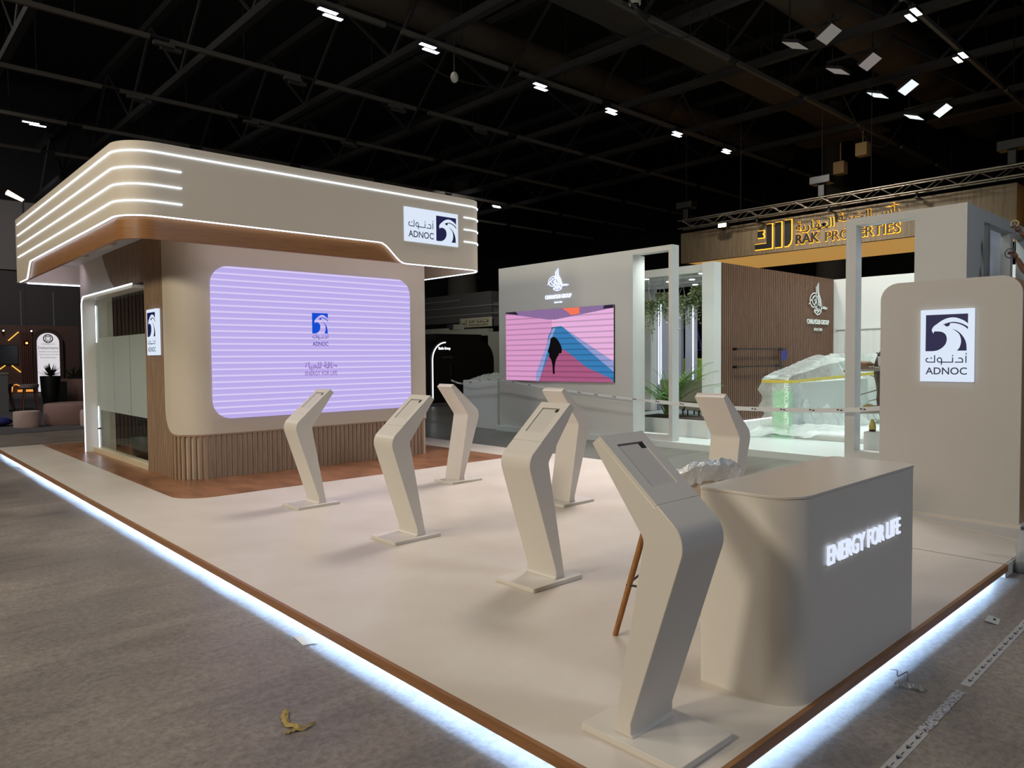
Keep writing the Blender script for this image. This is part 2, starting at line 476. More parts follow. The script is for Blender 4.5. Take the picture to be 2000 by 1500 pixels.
for p, d in path:
    acc += (p-last_p).length; last_p = p
    if acc >= nxt:
        nxt = acc+0.069
        dd = (-d.x, -d.y)
        if p.x < 1.21 and p.y > 9.9:
            if p.y < 12.05:
                zb = 2.845
                while left_edge(zb) < p.y+0.03 and zb < ZT: zb += 0.01
                slat(sl, p, dd, zb, ZT)
        elif p.x < 1.21 and p.y > 9.04: slat(sl, p, dd, PZ, ZT)
        else:
            i = min(range(len(cl_o)), key=lambda k: (cl_o[k][0]-p.x)**2+(cl_o[k][1]-p.y)**2)
            slat(sl, p, dd, PZ, (z0l[i]-0.02) if i > 0 else ZT)
obj('slat_cladding', sl, M_brownslat, bt)
obj('slat_cap', wall_strip(cl_o, cl_i, [z-0.022 for z in z0l], z0l), M_brownslat, bt, smooth=35)
obj('slat_backing', MB().box((1.205, 9.86, 2.84), (1.34, 12.08, ZT)), mat('slat_shadow_brown', (92, 74, 60), 0.7), bt)
obj('header_panel', MB().box((1.2, 12.08, 2.84), (1.34, 13.02, ZT)), M_cream, bt)
g = MB()
for k in range(122):
    z = 2.84+0.005*k
    y1 = left_edge(z)
    if y1 < 12.08: g.box((1.175, y1, z), (1.206, 12.085, z+0.00505))
obj('header_curve_panel', g, M_cream, bt)
# glowing frame round the glass wall
fr = MB(); ed = MB()
fp = [(13.0, PZ)]+[(13.0-0.16+0.16*math.cos(t), 2.80-0.16+0.16*math.sin(t)) for t in [PI/2*i/8 for i in range(9)]]+[(10.0, 2.80)]
def yz_strip(pts, x0, x1, wd):
    mb = MB(); vs = []; n = len(pts)
    for i, p in enumerate(pts):
        a = Vector(pts[max(0, i-1)]); b = Vector(pts[min(n-1, i+1)]); d = (b-a).normalized(); q = Vector((-d.y, d.x))*wd
        for (x, e) in ((x0, 0), (x1, 0), (x1, 1), (x0, 1)): vs.append((x, p[0]+q.x*e, p[1]+q.y*e))
    fs = []
    for i in range(n-1):
        for k in range(4): fs.append((i*4+k, (i+1)*4+k, (i+1)*4+(k+1) % 4, i*4+(k+1) % 4))
    fs += [(0, 1, 2, 3), tuple((n-1)*4+k for k in (3, 2, 1, 0))]
    return mb.add(vs, fs)
obj('door_frame', yz_strip(fp, 1.06, 1.3, 0.05), mat('frame_white', (226, 228, 228), 0.35), bt, smooth=40)
M_frameled = emis('frame_led', (232, 240, 255), 3.0)
obj('frame_light', yz_strip(fp, 1.05, 1.066, -0.018), M_frameled, bt, smooth=40, label='glowing light line round the glass wall')
obj('frame_light', MB().box((1.235, 12.84, 2.02), (1.245, 12.86, 2.66)), M_frameled, bt, label='upper inner light line beside the glass')
obj('frame_light', MB().box((1.235, 12.84, PZ+0.06), (1.245, 12.86, 0.90)), M_frameled, bt, label='lower inner light line beside the glass')
obj('sill', MB().box((1.17, 9.86, PZ), (1.32, 13.0, PZ+0.075)), mat('sill_cream', (214, 198, 170), 0.45), bt)
# glass
def glass_mat(name, tint, gl=0.5):
    m = bpy.data.materials.new(name); m.use_nodes = True
    n = m.node_tree.nodes; l = m.node_tree.links
    for q in list(n): n.remove(q)
    o = n.new('ShaderNodeOutputMaterial'); t = n.new('ShaderNodeBsdfTransparent'); t.inputs[0].default_value = (*lin(tint), 1)
    g_ = n.new('ShaderNodeBsdfGlossy'); g_.inputs['Roughness'].default_value = 0.03; g_.inputs[0].default_value = (0.9, 0.95, 0.95, 1)
    fz = n.new('ShaderNodeFresnel'); fz.inputs[0].default_value = 1.45
    ge = n.new('ShaderNodeNewGeometry'); fr_ = n.new('ShaderNodeMath'); fr_.operation = 'SUBTRACT'; fr_.inputs[0].default_value = 1.0; l.new(ge.outputs['Backfacing'], fr_.inputs[1])
    mu = n.new('ShaderNodeMath'); mu.operation = 'MULTIPLY'; l.new(fz.outputs[0], mu.inputs[0]); l.new(fr_.outputs[0], mu.inputs[1])
    mk_ = n.new('ShaderNodeMath'); mk_.operation = 'MULTIPLY'; mk_.inputs[1].default_value = gl; l.new(mu.outputs[0], mk_.inputs[0])
    mx = n.new('ShaderNodeMixShader'); l.new(mk_.outputs[0], mx.inputs[0]); l.new(t.outputs[0], mx.inputs[1]); l.new(g_.outputs[0], mx.inputs[2]); l.new(mx.outputs[0], o.inputs[0])
    return m
M_glass = glass_mat('clear_glass', (236, 242, 240))
m = bpy.data.materials.new('frosted_film'); m.use_nodes = True
n_ = m.node_tree.nodes; l_ = m.node_tree.links; b_ = n_['Principled BSDF']
b_.inputs['Base Color'].default_value = (*lin((188, 200, 198)), 1); b_.inputs['Roughness'].default_value = 0.4
tr = n_.new('ShaderNodeBsdfTransparent'); tr.inputs[0].default_value = (0.8, 0.88, 0.86, 1)
mx = n_.new('ShaderNodeMixShader'); mx.inputs[0].default_value = 0.22
l_.new(b_.outputs[0], mx.inputs[1]); l_.new(tr.outputs[0], mx.inputs[2]); l_.new(mx.outputs[0], n_['Material Output'].inputs[0])
M_frost = m
ys = [12.95, 11.83, 10.9, 9.87]
for i in range(3):
    gp = obj('glass_panel', MB().box((1.25, ys[i+1]+0.006, PZ+0.075), (1.262, ys[i]-0.006, 2.78)), M_glass, bt)
    ORG[gp.name] = ORG[bt.name]
    obj('frosted_band', MB().box((1.2465, ys[i+1]+0.01, 0.84), (1.2495, ys[i]-0.01, 2.095)), M_frost, gp, label='frosted white film')
obj('door_knob', MB().box((1.20, 12.74, 0.50), (1.25, 12.78, 0.53)), mat('chrome', (200, 200, 205), 0.15, metal=1.0), bt, bevel=0.004)
# interior seen through the glass
obj('inner_partition', MB().box((2.75, 8.7, PZ), (2.85, 12.0, ZT)), M_brownslat, bt)
obj('inner_wall', MB().box((2.3, 12.0, PZ), (2.85, 13.5, ZT)), mat('interior_grey', (178, 176, 170), 0.6), bt)
ib = MB(); x = 1.56
while x < 2.28: ib.box((x, 13.5, PZ), (x+0.05, 13.56, ZT)); x += 0.065
obj('inner_back', ib, mat('inner_slat_brown', (112, 88, 72), 0.6), bt)
obj('inner_shelf', MB().box((2.45, 9.0, 2.34), (2.75, 12.0, 2.52)), M_cream, bt)
rect_light('soffit_fill', (3.3, 7.85, 3.43), (3.3, 8.1, 0), 4.4, 0.12, 9, (0.93, 0.88, 1.0))  # added hidden light, lifts the wall above the screen; no fixture modelled
rect_light('soffit_fill', (0.75, 13.4, 3.43), (0.75, 13.9, 2.6), 0.5, 0.3, 4, (0.86, 0.76, 1.0))  # added violet light for the inside of the rear fascia
area('booth_lamp', (2.0, 10.6, 3.4), (2.2, 10.6, 0), 0.6, 26, (1.0, 0.95, 0.90))
obj('inner_light', MB().box((2.70, 9.0, 2.31), (2.74, 12.0, 2.335)), emis('inner_led', (255, 236, 206), 3.0), bt)
# canopy ring
XL, XR, YF, YB = 0.30, 5.706, 7.55, 14.21
ZC0, ZC1, ZCUT = 3.107, 4.22, 3.378
def ring(off=0.0, n=14, step=0.06):
    rs = {'fl': 0.42, 'fr': 0.34, 'br': 0.3, 'bl': 0.08}
    P = []
    def seg(a, b):
        a = Vector(a); b = Vector(b); k = max(1, int((b-a).length/step))
        for j in range(k): P.append(tuple(a+(b-a)*j/k))
    def arc(cx, cy, r, t0, t1):
        for j in range(n): 
            t = t0+(t1-t0)*j/n; P.append((cx+(r+off)*math.cos(t), cy+(r+off)*math.sin(t)))
    # start back-left, run along the left face to the front-left corner, front, right, back
    r = rs['bl']; seg((XL-off, YB-r), (XL-off, YF+rs['fl']))
    arc(XL+rs['fl'], YF+rs['fl'], rs['fl'], PI, 1.5*PI)
    seg((XL+rs['fl'], YF-off), (XR-rs['fr'], YF-off))
    arc(XR-rs['fr'], YF+rs['fr'], rs['fr'], 1.5*PI, 2*PI)
    seg((XR+off, YF+rs['fr']), (XR+off, YB-rs['br']))
    arc(XR-rs['br'], YB-rs['br'], rs['br'], 0, PI/2)
    seg((XR-rs['br'], YB+off), (XL+r, YB+off))
    arc(XL+r, YB-r, r, PI/2, PI)
    return P
def smooth01(t): t = max(0.0, min(1.0, t)); return t*t*(3-2*t)
def cut_z(p):
    x, y = p
    if y < YF+0.5 and x > 1.0: t = smooth01((x-3.70)/(4.13-3.70)); return ZCUT+(ZC0-ZCUT)*t
    if x < XL+0.5 and y > YF+0.3: t = smooth01((y-12.92)/(13.32-12.92)); return ZCUT+(ZC0-ZCUT)*t
    if x < 1.2 and y < YF+0.6: return ZCUT
    return ZC0
ro = ring(0.0); ri = ring(-0.09)
ro.append(ro[0]); ri.append(ri[0])
zb = [cut_z(p) for p in ro]
obj('canopy_fascia', wall_strip(ro, ri, zb, ZC1), M_cream, bt, smooth=35)
wi = [i for i, p in enumerate(ro) if zb[i] > ZC0+0.001]
wo_ = ring(-0.045); wi_ = ring(-0.085); wo_.append(wo_[0]); wi_.append(wi_[0])
lo, hi = min(wi)-4, max(wi)+3
obj('canopy_band', wall_strip(wo_[lo:hi], wi_[lo:hi], ZC0+0.004, ZCUT+0.03), M_wood, bt, smooth=35, label='walnut band under the canopy fascia')
def path_strip(idx, off, zf, hh=0.0125, dp=0.012):
    o = ring(off+dp); i_ = ring(off-0.004); o.append(o[0]); i_.append(i_[0])
    return wall_strip([o[k] for k in idx], [i_[k] for k in idx], [zf(ro[k])-hh/2 for k in idx], [zf(ro[k])+hh/2 for k in idx])
N_ = len(ro)
left_i = [i for i, p in enumerate(ro) if p[0] < XL+0.01 and p[1] < YB-0.1 or (p[1] < YF+0.45 and p[0] < XL+0.45)]
front_i = [i for i, p in enumerate(ro) if p[1] < YF+0.001 and XL+0.3 < p[0] < XR-0.3]
right_i = [i for i, p in enumerate(ro) if (p[0] > XR-0.36 and p[1] < YF+0.36) or (p[0] > XR-0.01 and p[1] < YB-0.3)]
def run(cond): return [i for i in range(N_-1) if cond(ro[i])]
full = [i for i in range(N_-1) if not (ro[i][1] > YB-0.25)]
obj('light_strip', path_strip(full, 0.0, lambda p: 4.107), M_led, bt, label='top light line round the canopy')
for z in (3.918, 3.728, 3.537):
    obj('light_strip', path_strip([i for i in full if (ro[i][0] < 1.01 and ro[i][1] < YB-0.12)], 0.0, lambda p: z), M_led, bt)
    obj('light_strip', path_strip([i for i in full if ro[i][0] > 5.22 and ro[i][1] < YB-0.3], 0.0, lambda p: z), M_led, bt)
obj('light_strip', path_strip([i for i in full], -0.02, lambda p: cut_z(p)-0.004, 0.015, 0.012), M_led, bt, label='light line along the curved lower edge of the canopy')
obj('light_strip', MB().box((0.45, YB-0.1, ZC0-0.012), (2.6, YB-0.085, ZC0+0.01)), M_led, bt, label='light line along the rear lower edge of the canopy')
obj('soffit', MB().prism(ri[:-1], 'z', ZT, ZT+0.06), mat('soffit_white', (205, 200, 198), 0.6), bt)
obj('soffit_lamp', MB().box((0.7, 11.9, ZT-0.07), (0.95, 12.5, ZT)), M_cream, bt)
obj('soffit_lamp', MB().box((0.7, 10.3, ZT-0.07), (0.95, 10.9, ZT)), M_cream, bt)

# ------------------------------------------------------------------ falcon emblem and lettering
def emblem():
    S = lambda L: [((x-247)/690, (880-y)/600) for x, y in L]
    a = [(245, 880), (247, 282), (940, 282), (940, 442)]
    c1 = catmull([(940, 442), (885, 398), (830, 370), (760, 344), (690, 335), (620, 342), (560, 360), (495, 392), (440, 430), (385, 468), (352, 515), (352, 550), (380, 592)], 5)
    c2 = catmull([(386, 556), (440, 555), (500, 562), (548, 582), (585, 620), (601, 690), (580, 765), (525, 825), (450, 866), (370, 880)], 5)
    A = S(a)+S(c1)[1:]+S(c2)
    b = catmull([(510, 462), (550, 442), (600, 424), (650, 412), (720, 408), (800, 424), (880, 456), (940, 492)], 5)+catmull([(940, 535), (900, 498), (850, 468), (780, 440), (710, 427), (650, 428)], 5)+catmull([(650, 428), (646, 455), (625, 475), (600, 480), (572, 468), (552, 448)], 4)
    B = S(b)
    c = catmull([(675, 520), (760, 550), (835, 612), (890, 690), (918, 775), (925, 876)], 5)+catmull([(768, 876), (808, 825), (832, 745), (826, 670), (800, 608), (750, 560), (690, 526)], 5)
    C = S(c)
    return A, B, C
EMB = emblem()
def emblem_mb(x, y, wd, ht, z):
    mb = MB()
    for P in EMB: mb.poly([(x+u*wd, y+v*ht) for u, v in P], z)
    return mb
def arabic_short(x, y, wd, ht, z):
    # geometric five-letter Arabic word, drawn as strokes in a 690 x 150 box
    mb = MB(); k = wd/690; kv = ht/150
    P = lambda L: [(x+(a-242)*k, y+(1120-b)*kv) for a, b in L]
    W = 19*k
    mb.ribbon(P([(910, 978), (910, 1088)]), W, z=z)
    mb.ribbon(P([(926, 938), (905, 940), (905, 954), (928, 952)]), W*0.5, z=z)
    mb.ribbon(P([(788, 1014), (832, 1014), (856, 1036), (856, 1078), (732, 1078)]), W, z=z)
    mb.ribbon(P([(695, 1002), (695, 1078), (520, 1078), (508, 1070)]), W, z=z)
    mb.ribbon(P([(684, 974), (708, 974)]), W, z=z)
    mb.ribbon(P([(514, 1066), (480, 1080), (450, 1066), (440, 1040), (455, 1014), (486, 1006), (508, 1022), (516, 1060), (508, 1122)]), W, z=z)
    mb.ribbon(P([(396, 966), (396, 1078), (282, 1078), (256, 1064), (250, 1038), (266, 1018), (292, 1012)]), W, z=z)
    mb.ribbon(P([(352, 1000), (332, 1006), (330, 1020), (356, 1020)]), W*0.55, z=z)
    return mb
def ar(word):   # connected letter forms, already in reading shape, laid out right to left
    return ''.join(reversed(word))
def T(mb, x, y, z=0.0):
    mb.v = [(a+x, b+y, c+z) for a, b, c in mb.v]; return mb

def lightbox(name, o, facing, wd, ht, dp, label, layout):
    t = thing(name, label, 'sign', o)
    Mx = face_mx(o, facing)
    body = MB().box((-wd/2, -ht/2, 0.0), (wd/2, ht/2, dp)).xf(Mx)
    obj('light_face', body, M_sign, t, bevel=0.004)
    z = dp+0.003
    if layout == 'tall':
        s = wd*0.785
        x0 = -s/2
        y0 = ht/2-ht*0.07-s*0.98
        e = emblem_mb(x0, y0, s, s*0.98, z)
        a = arabic_short(x0, y0-ht*0.19, s, ht*0.13, z)
        b = T(text_mb('ADNOC', s*0.99, ht*0.10, 0, 0.012), 0, y0-ht*0.325, z)
    else:
        s = ht*0.76
        x0 = wd/2-0.045*wd-s; y0 = -s/2-0.01*ht
        e = emblem_mb(x0, y0, s, s, z)
        tw = wd*0.46
        a = arabic_short(-wd/2+0.065*wd, -ht*0.115, tw, ht*0.25, z)
        b = T(text_mb('ADNOC', tw, ht*0.195, 0, 0.012), -wd/2+0.065*wd+tw/2, -ht*0.37, z)
    obj('emblem', e.xf(Mx), M_navy, t)
    obj('lettering', a.join(b).xf(Mx), M_inklit, t)
    return t
lightbox('lightbox_sign', (4.612, YF, 3.688), '-y', 1.008, 0.506, 0.02, 'wide lit white falcon sign on the front of the canopy', 'wide')
lightbox('lightbox_sign', (1.172, 9.37, 2.09), '-x', 0.44, 0.64, 0.05, 'small lit falcon sign on the brown slatted corner by the glass', 'tall')

# ------------------------------------------------------------------ video wall
vw = thing('video_wall', 'large glowing lilac screen with rounded corners on the booth front', 'screen', (3.18, 8.42, 0.9))
m = mat('lilac_screen', (5, 5, 8), 0.4, spec=0.1)
n_, l_, b_ = nodes(m)
tc = n_.new('ShaderNodeTexCoord'); sp = n_.new('ShaderNodeSeparateXYZ'); l_.new(tc.outputs['Object'], sp.inputs[0])
ml = n_.new('ShaderNodeMath'); ml.operation = 'MULTIPLY'; ml.inputs[1].default_value = 11.6; l_.new(sp.outputs[2], ml.inputs[0])
frc = n_.new('ShaderNodeMath'); frc.operation = 'FRACT'; l_.new(ml.outputs[0], frc.inputs[0])
cr = ramp(m, frc.outputs[0], [(0.0, (192, 178, 240)), (0.58, (188, 174, 236)), (0.70, (226, 212, 252)), (0.80, (228, 214, 252)), (0.92, (194, 180, 240))])
l_.new(cr, b_.inputs['Emission Color']); b_.inputs['Emission Strength'].default_value = 1.0
obj('screen', MB().prism(rrect(1.585, 0.90, 4.785, 2.965, 0.25, 8), 'y', 8.395, 8.43), m, vw)
mxv = face_mx((0, 8.392, 0), '-y')
obj('emblem', emblem_mb(3.044, 2.075, 0.256, 0.302, 0).xf(mxv), emis('screen_blue', (8, 78, 214), 1.0), vw)
t1 = arabic_short(3.046, 1.985, 0.258, 0.075, 0).join(T(text_mb('ADNOC', 0.256, 0.058, 0, 0.012), 3.174, 1.893, 0))
obj('lettering', t1.xf(mxv), emis('screen_navy', (52, 50, 150), 1.0), vw, label='dark blue words under the falcon')
wd_ = ar('\uFEC3\uFE8E\uFED7\uFE94 \uFEDF\uFEE0\uFEA4\uFEF4\uFE8E\uFE93')
t2 = T(text_mb(wd_, 0.52, 0.122, 0, 0.02), 3.18, 1.535, 0).join(T(text_mb('ENERGY FOR LIFE', 0.52, 0.064, 0, 0.012), 3.18, 1.455, 0))
obj('lettering', t2.xf(mxv), emis('screen_mauve', (140, 110, 190), 1.0), vw, label='mauve slogan in the lower middle of the screen')

# ------------------------------------------------------------------ potted plant inside the booth
M_leafdark = mat('leaf_dark', (46, 66, 40), 0.5)
def leaf(mb, base, tip, wd, up=(0, 0, 1), bend=0.0):
    b = Vector(base); t = Vector(tip); d = t-b; s = d.cross(Vector(up))
    s = s.normalized() if s.length > 1e-6 else Vector((1, 0, 0))
    mid = b+d*0.5+Vector(up)*bend
    mb.add([tuple(b), tuple(mid+s*wd), tuple(t), tuple(mid-s*wd)], [(0, 1, 2, 3)])
pp = thing('potted_plant', 'leafy plant in a dark round pot behind the frosted glass', 'plant', (1.54, 11.05, PZ))
obj('pot', MB().lathe([(0.16, 0.0), (0.24, 0.12), (0.26, 0.34), (0.235, 0.40), (0.21, 0.40)], (1.54, 11.05, PZ+0.003), 20), mat('pot_dark', (40, 34, 30), 0.5), pp, smooth=40)
lf = MB(); R_ = random.Random(3)
for i in range(170):
    a = R_.uniform(0, 2*PI); z = R_.uniform(0.6, 1.9); r = R_.uniform(0.02, 0.25)*(1 if z < 1.3 else 0.6)
    c = Vector((1.54+r*math.cos(a), 11.05+r*math.sin(a), z))
    leaf(lf, c, c+Vector((math.cos(a)*0.12, math.sin(a)*0.12, R_.uniform(-0.08, 0.08))), 0.035)
st = MB()
for i in range(5):
    a = i*1.3; st.tube([(1.54, 11.05, PZ+0.4), (1.54+0.06*math.cos(a), 11.05+0.06*math.sin(a), 1.0), (1.54+0.15*math.cos(a), 11.05+0.15*math.sin(a), 1.8)], 0.008, 5)
obj('stem', st, mat('stem_brown', (70, 62, 40), 0.7), pp)
obj('leaves', lf, M_leafdark, pp)

# ------------------------------------------------------------------ tablet kiosks
def arc_pts(p0, p1, p2, r, n=8):
    p0, p1, p2 = Vector(p0), Vector(p1), Vector(p2)
    a = (p0-p1).normalized(); b = (p2-p1).normalized()
    th = a.angle(b); t = r/math.tan(th/2)
    c = p1+(a+b).normalized()*(r/math.sin(th/2))
    s, e = p1+a*t, p1+b*t
    a0 = math.atan2(s.y-c.y, s.x-c.x); a1 = math.atan2(e.y-c.y, e.x-c.x)
    da = (a1-a0+PI) % (2*PI)-PI
    return [(c.x+r*math.cos(a0+da*i/n), c.y+r*math.sin(a0+da*i/n)) for i in range(n+1)]
KW = 0.147
def kiosk_root(label, group):
    t = thing('tablet_kiosk', label, 'kiosk', (0, 0, 0), group, local=True)
    obj('base_plate', MB().prism(rrect(-0.25, -0.195, 0.25, 0.195, 0.016, 4), 'z', 0, 0.03), M_white, t, bevel=0.003)
    bf, bb = (0.034, 0.03), (0.107, 0.03)
    ob, tf, tb, ib = (-0.252, 0.895), (0.178, 1.266), (0.22, 1.233), (-0.05, 0.866)
    outer = arc_pts(bf, ob, tf, 0.12, 10)
    inner = arc_pts(tb, ib, bb, 0.05, 5)
    d = (Vector(tf)-Vector(ob)).normalized(); nn = Vector((-d.y, d.x))
    s_panel = Vector(tf)-d*0.385
    back = nn*-0.016
    # column without the screen plate (the plate is let into the sloped head)
    prof = [bf]+[tuple(p) for p in outer]+[tuple(s_panel), tuple(s_panel+back), tuple(Vector(tf)+back), tb]+[tuple(p) for p in inner]+[bb]
    foot = [(-0.0, 0.03), (0.012, 0.042), (0.03, 0.09)]
    prof = [(0.004, 0.03), (0.018, 0.045), (0.018, 0.09)]+prof[1:]
    obj('column', MB().prism(prof, 'y', -KW, KW), M_white, t, bevel=0.0035, smooth=30)
    # frame of the screen plate, local (u along slope from the top, v across)
    def P(u, v, k): q = Vector(tf)-d*u+nn*k; return (q.x, v, q.y)
    fr = MB()
    u0, u1, v0, v1 = 0.058, 0.300, -0.088, 0.088
    def slab(ua, ub, va, vb, k0, k1):
        fr.add([P(ua,va,k0),P(ub,va,k0),P(ub,vb,k0),P(ua,vb,k0),P(ua,va,k1),P(ub,va,k1),P(ub,vb,k1),P(ua,vb,k1)],
               [(0,3,2,1),(4,5,6,7),(0,1,5,4),(1,2,6,5),(2,3,7,6),(3,0,4,7)])
    L = 0.3847; W = KW-0.0008
    for a in ((0, u0, -W, W), (u1, L, -W, W), (u0, u1, -W, v0), (u0, u1, v1, W)): slab(*a, -0.0145, 0.0)
    obj('screen_frame', fr, M_white, t)
    fr = MB(); slab(u0, u1, v0, v1, -0.0155, -0.0148)
    obj('screen_recess', fr, mat('recess_dark', (26, 24, 26), 0.6), t)
    fr = MB(); slab(u0+0.0075, u1, v0, v1-0.0065, -0.0148, -0.0042)
    obj('screen_blank', fr, mat('blank_plate', (206, 201, 195), 0.3), t)
    fr = MB(); slab(u0+0.0078, u0+0.036, v0+0.0, v0+0.036, -0.0042, -0.0036)
    obj('recess_gap_patch', fr, mat('recess_dark'), t)  # dark patch standing in for the black gap at the recess corner
    return t
gk = 'white tablet kiosks on the platform'
k0 = kiosk_root('white tablet kiosk nearest the lilac screen, facing the long platform edge', gk)
k0.location = (1.68, 5.86, PZ)
dup(k0, (1.60, 3.915, PZ), 0, 'white tablet kiosk in the middle of the row along the long platform edge', gk)
dup(k0, (1.575, 2.20, PZ), 0, 'white tablet kiosk of the long edge row standing closest to the counter stool', gk)
dup(k0, (3.79, 5.92, PZ), PI, 'white tablet kiosk turned away, beside the brown floor inlay and grey aisle', gk)
dup(k0, (3.76, 3.98, PZ), PI, 'white tablet kiosk turned away, half hidden behind another kiosk, before the pink screen', gk)
dup(k0, (3.76, 2.05, PZ), PI, 'white tablet kiosk turned away, behind the foil wrapped stool', gk)
dup(k0, (0.41, 0.335, PZ), PI/2, 'large white tablet kiosk in front at the platform corner beside the counter', gk)

# ------------------------------------------------------------------ counter
ct = thing('reception_counter', 'white rounded reception counter with glowing slogan letters at the platform corner', 'counter', (1.7, 0.26, PZ))
pp_ = rrect(1.0, 0.015, 2.50, 0.505, [0.17, 0.08, 0.05, 0.02], 10)
obj('body', MB().prism(pp_, 'z', PZ, 1.048), M_white, ct, smooth=30)
pt = rrect(0.997, 0.012, 2.503, 0.508, [0.173, 0.083, 0.05, 0.02], 10)
obj('top', MB().prism(pt, 'z', 1.048, 1.062), mat('counter_top', (212, 205, 196), 0.22), ct, smooth=30, bevel=0.002)
lt = MB()
lx = text_mb('ENERGY FOR LIFE', 0.905, 0.092, 0.010, 0.004, cx=0.0)
obj('lettering', lx.xf(face_mx((1.302, 0.009, 0.708), '-y')), emis('letter_led', (226, 236, 255), 1.05), ct, label='glowing white slogan letters')

# ------------------------------------------------------------------ totem sign wall
tt = thing('totem_wall', 'free-standing taupe sign wall with rounded top corners at the platform end', 'sign wall', (5.95, 0.84, PZ))
poly = rrect(0.225, 0.145, 1.44, 2.41, [0.0, 0.0, 0.17, 0.17], 8)
obj('front_panel', MB().prism(poly, 'x', 5.75, 5.775), M_totem, tt, smooth=35)
obj('body', MB().prism(rrect(0.226, 0.145, 1.439, 2.409, [0.0, 0.0, 0.17, 0.17], 8), 'x', 5.775, 6.12), noisy('oak_side', [(0.3, (150, 116, 78)), (0.7, (172, 138, 96))], 0.5, (4, 4, 0.5), 4), tt, smooth=35, label='oak coloured side and back')
obj('base', MB().box((5.70, 0.2, PZ+0.012), (6.14, 1.5, 0.145)), mat('plinth_white'), tt)
lightbox('lightbox_sign', (5.75, 0.825, 1.777), '-x', 0.457, 0.694, 0.035, 'tall lit white falcon sign on the taupe sign wall', 'tall')

# ------------------------------------------------------------------ counter stool
SX, SY = 1.485, 0.985
sk = thing('bar_stool', 'wooden legged bar stool with foil wrapped shell seat behind the counter', 'stool', (SX, SY, PZ))
M_leg = noisy('stool_oak', [(0.3, (132, 84, 38)), (0.7, (160, 108, 54))], 0.45, (14, 14, 1.5), 4)
offs = [(-0.34, 0.17), (-0.17, -0.34), (0.34, -0.17), (0.17, 0.34)]
for (a, b) in offs:
    obj('leg', MB().cyl((SX+a, SY+b, PZ), (SX+a*0.42, SY+b*0.42, 0.80), 0.016, 0.019, 12), M_leg, sk, smooth=40)
ft = [(SX+a*0.80, SY+b*0.80, 0.385) for a, b in offs]
obj('foot_ring', MB().tube(ft, 0.008, 6, True), M_black, sk)
obj('seat_frame', MB().box((SX-0.16, SY-0.16, 0.79), (SX+0.16, SY+0.16, 0.815)), noisy('red_ply', [(0.3, (120, 70, 44)), (0.7, (142, 88, 58))], 0.5, (3, 12, 3), 3), sk, bevel=0.006)
# shell: bucket with a low back on the side towards the counter
sh = MB(); nA, nR = 36, 9; vs = []
def shell_pt(a, q, off=0.0):
    hb = max(0.0, math.cos(a-(-PI/2-0.35)))          # height factor: tall at the back (towards -Y)
    top = 0.905+0.20*hb**0.8
    rr_ = 0.09+0.155*min(1, q*1.35)
    z = 0.815+(top-0.815)*(max(0, q-0.45)/0.55)**1.15
    if q > 0.75: rr_ += 0.02*(q-0.75)/0.25
    return (SX+0.04+(rr_+off)*math.cos(a)*1.05, SY-0.06+(rr_+off)*math.sin(a), z+off*0.2)
for side in (0, 1):
    for j in range(nR):
        q = j/(nR-1)
        for i in range(nA):
            vs.append(shell_pt(2*PI*i/nA, q, 0.0 if side == 0 else -0.028))
fs = []
for side in (0, 1):
    o = side*nR*nA
    for j in range(nR-1):
        for i in range(nA):
            k = (i+1) % nA; q4 = (o+j*nA+i, o+j*nA+k, o+(j+1)*nA+k, o+(j+1)*nA+i)
            fs.append(q4 if side == 0 else q4[::-1])
    fs.append(tuple(o+i for i in range(nA))[::(-1 if side == 0 else 1)])
o1, o2 = (nR-1)*nA, (2*nR-1)*nA
for i in range(nA):
    k = (i+1) % nA; fs.append((o1+i, o1+k, o2+k, o2+i))
obj('seat', sh.add(vs, fs), mat('stool_cream', (206, 190, 172), 0.5), sk, smooth=60, label='cream shell seat with low back')
fo = MB(); vs = []; R_ = random.Random(5); nA2 = 72; rows = [(0.84, 0.012, 1), (0.92, 0.022, 1), (1.0, 0.028, 1), (1.02, 0.0, 1), (1.0, 0.0, .86), (1.0, 0.0, .68), (1.0, 0.0, .45), (1.0, 0.0, .2)]
for q, off, kf in rows:
    for i in range(nA2):
        x, y, z = shell_pt(2*PI*i/nA2, min(q, 1.0), off)
        if q > 1.0: z += 0.03
        x, y = SX+0.04+(x-SX-0.04)*kf, SY-0.06+(y-SY+0.06)*kf
        if kf < 1: z = z*kf+(1-kf)*0.99-0.01
        vs.append((x+R_.uniform(-.008, .008), y+R_.uniform(-.008, .008), z+R_.uniform(-.008, .008)))
fs = []
for j in range(len(rows)-1):
    for i in range(nA2):
        k = (i+1) % nA2; fs.append((j*nA2+i, j*nA2+k, (j+1)*nA2+k, (j+1)*nA2+i))
m = mat('foil_film', (225, 228, 232), 0.16, metal=0.45)
n_, l_, b_ = nodes(m); bump(m, noise_fac(m, (1, 1, 1), 60, 3), 0.9, 0.01)
obj('foil_wrap', fo.add(vs, fs), m, sk, label='crumpled silver wrapping over the rim')

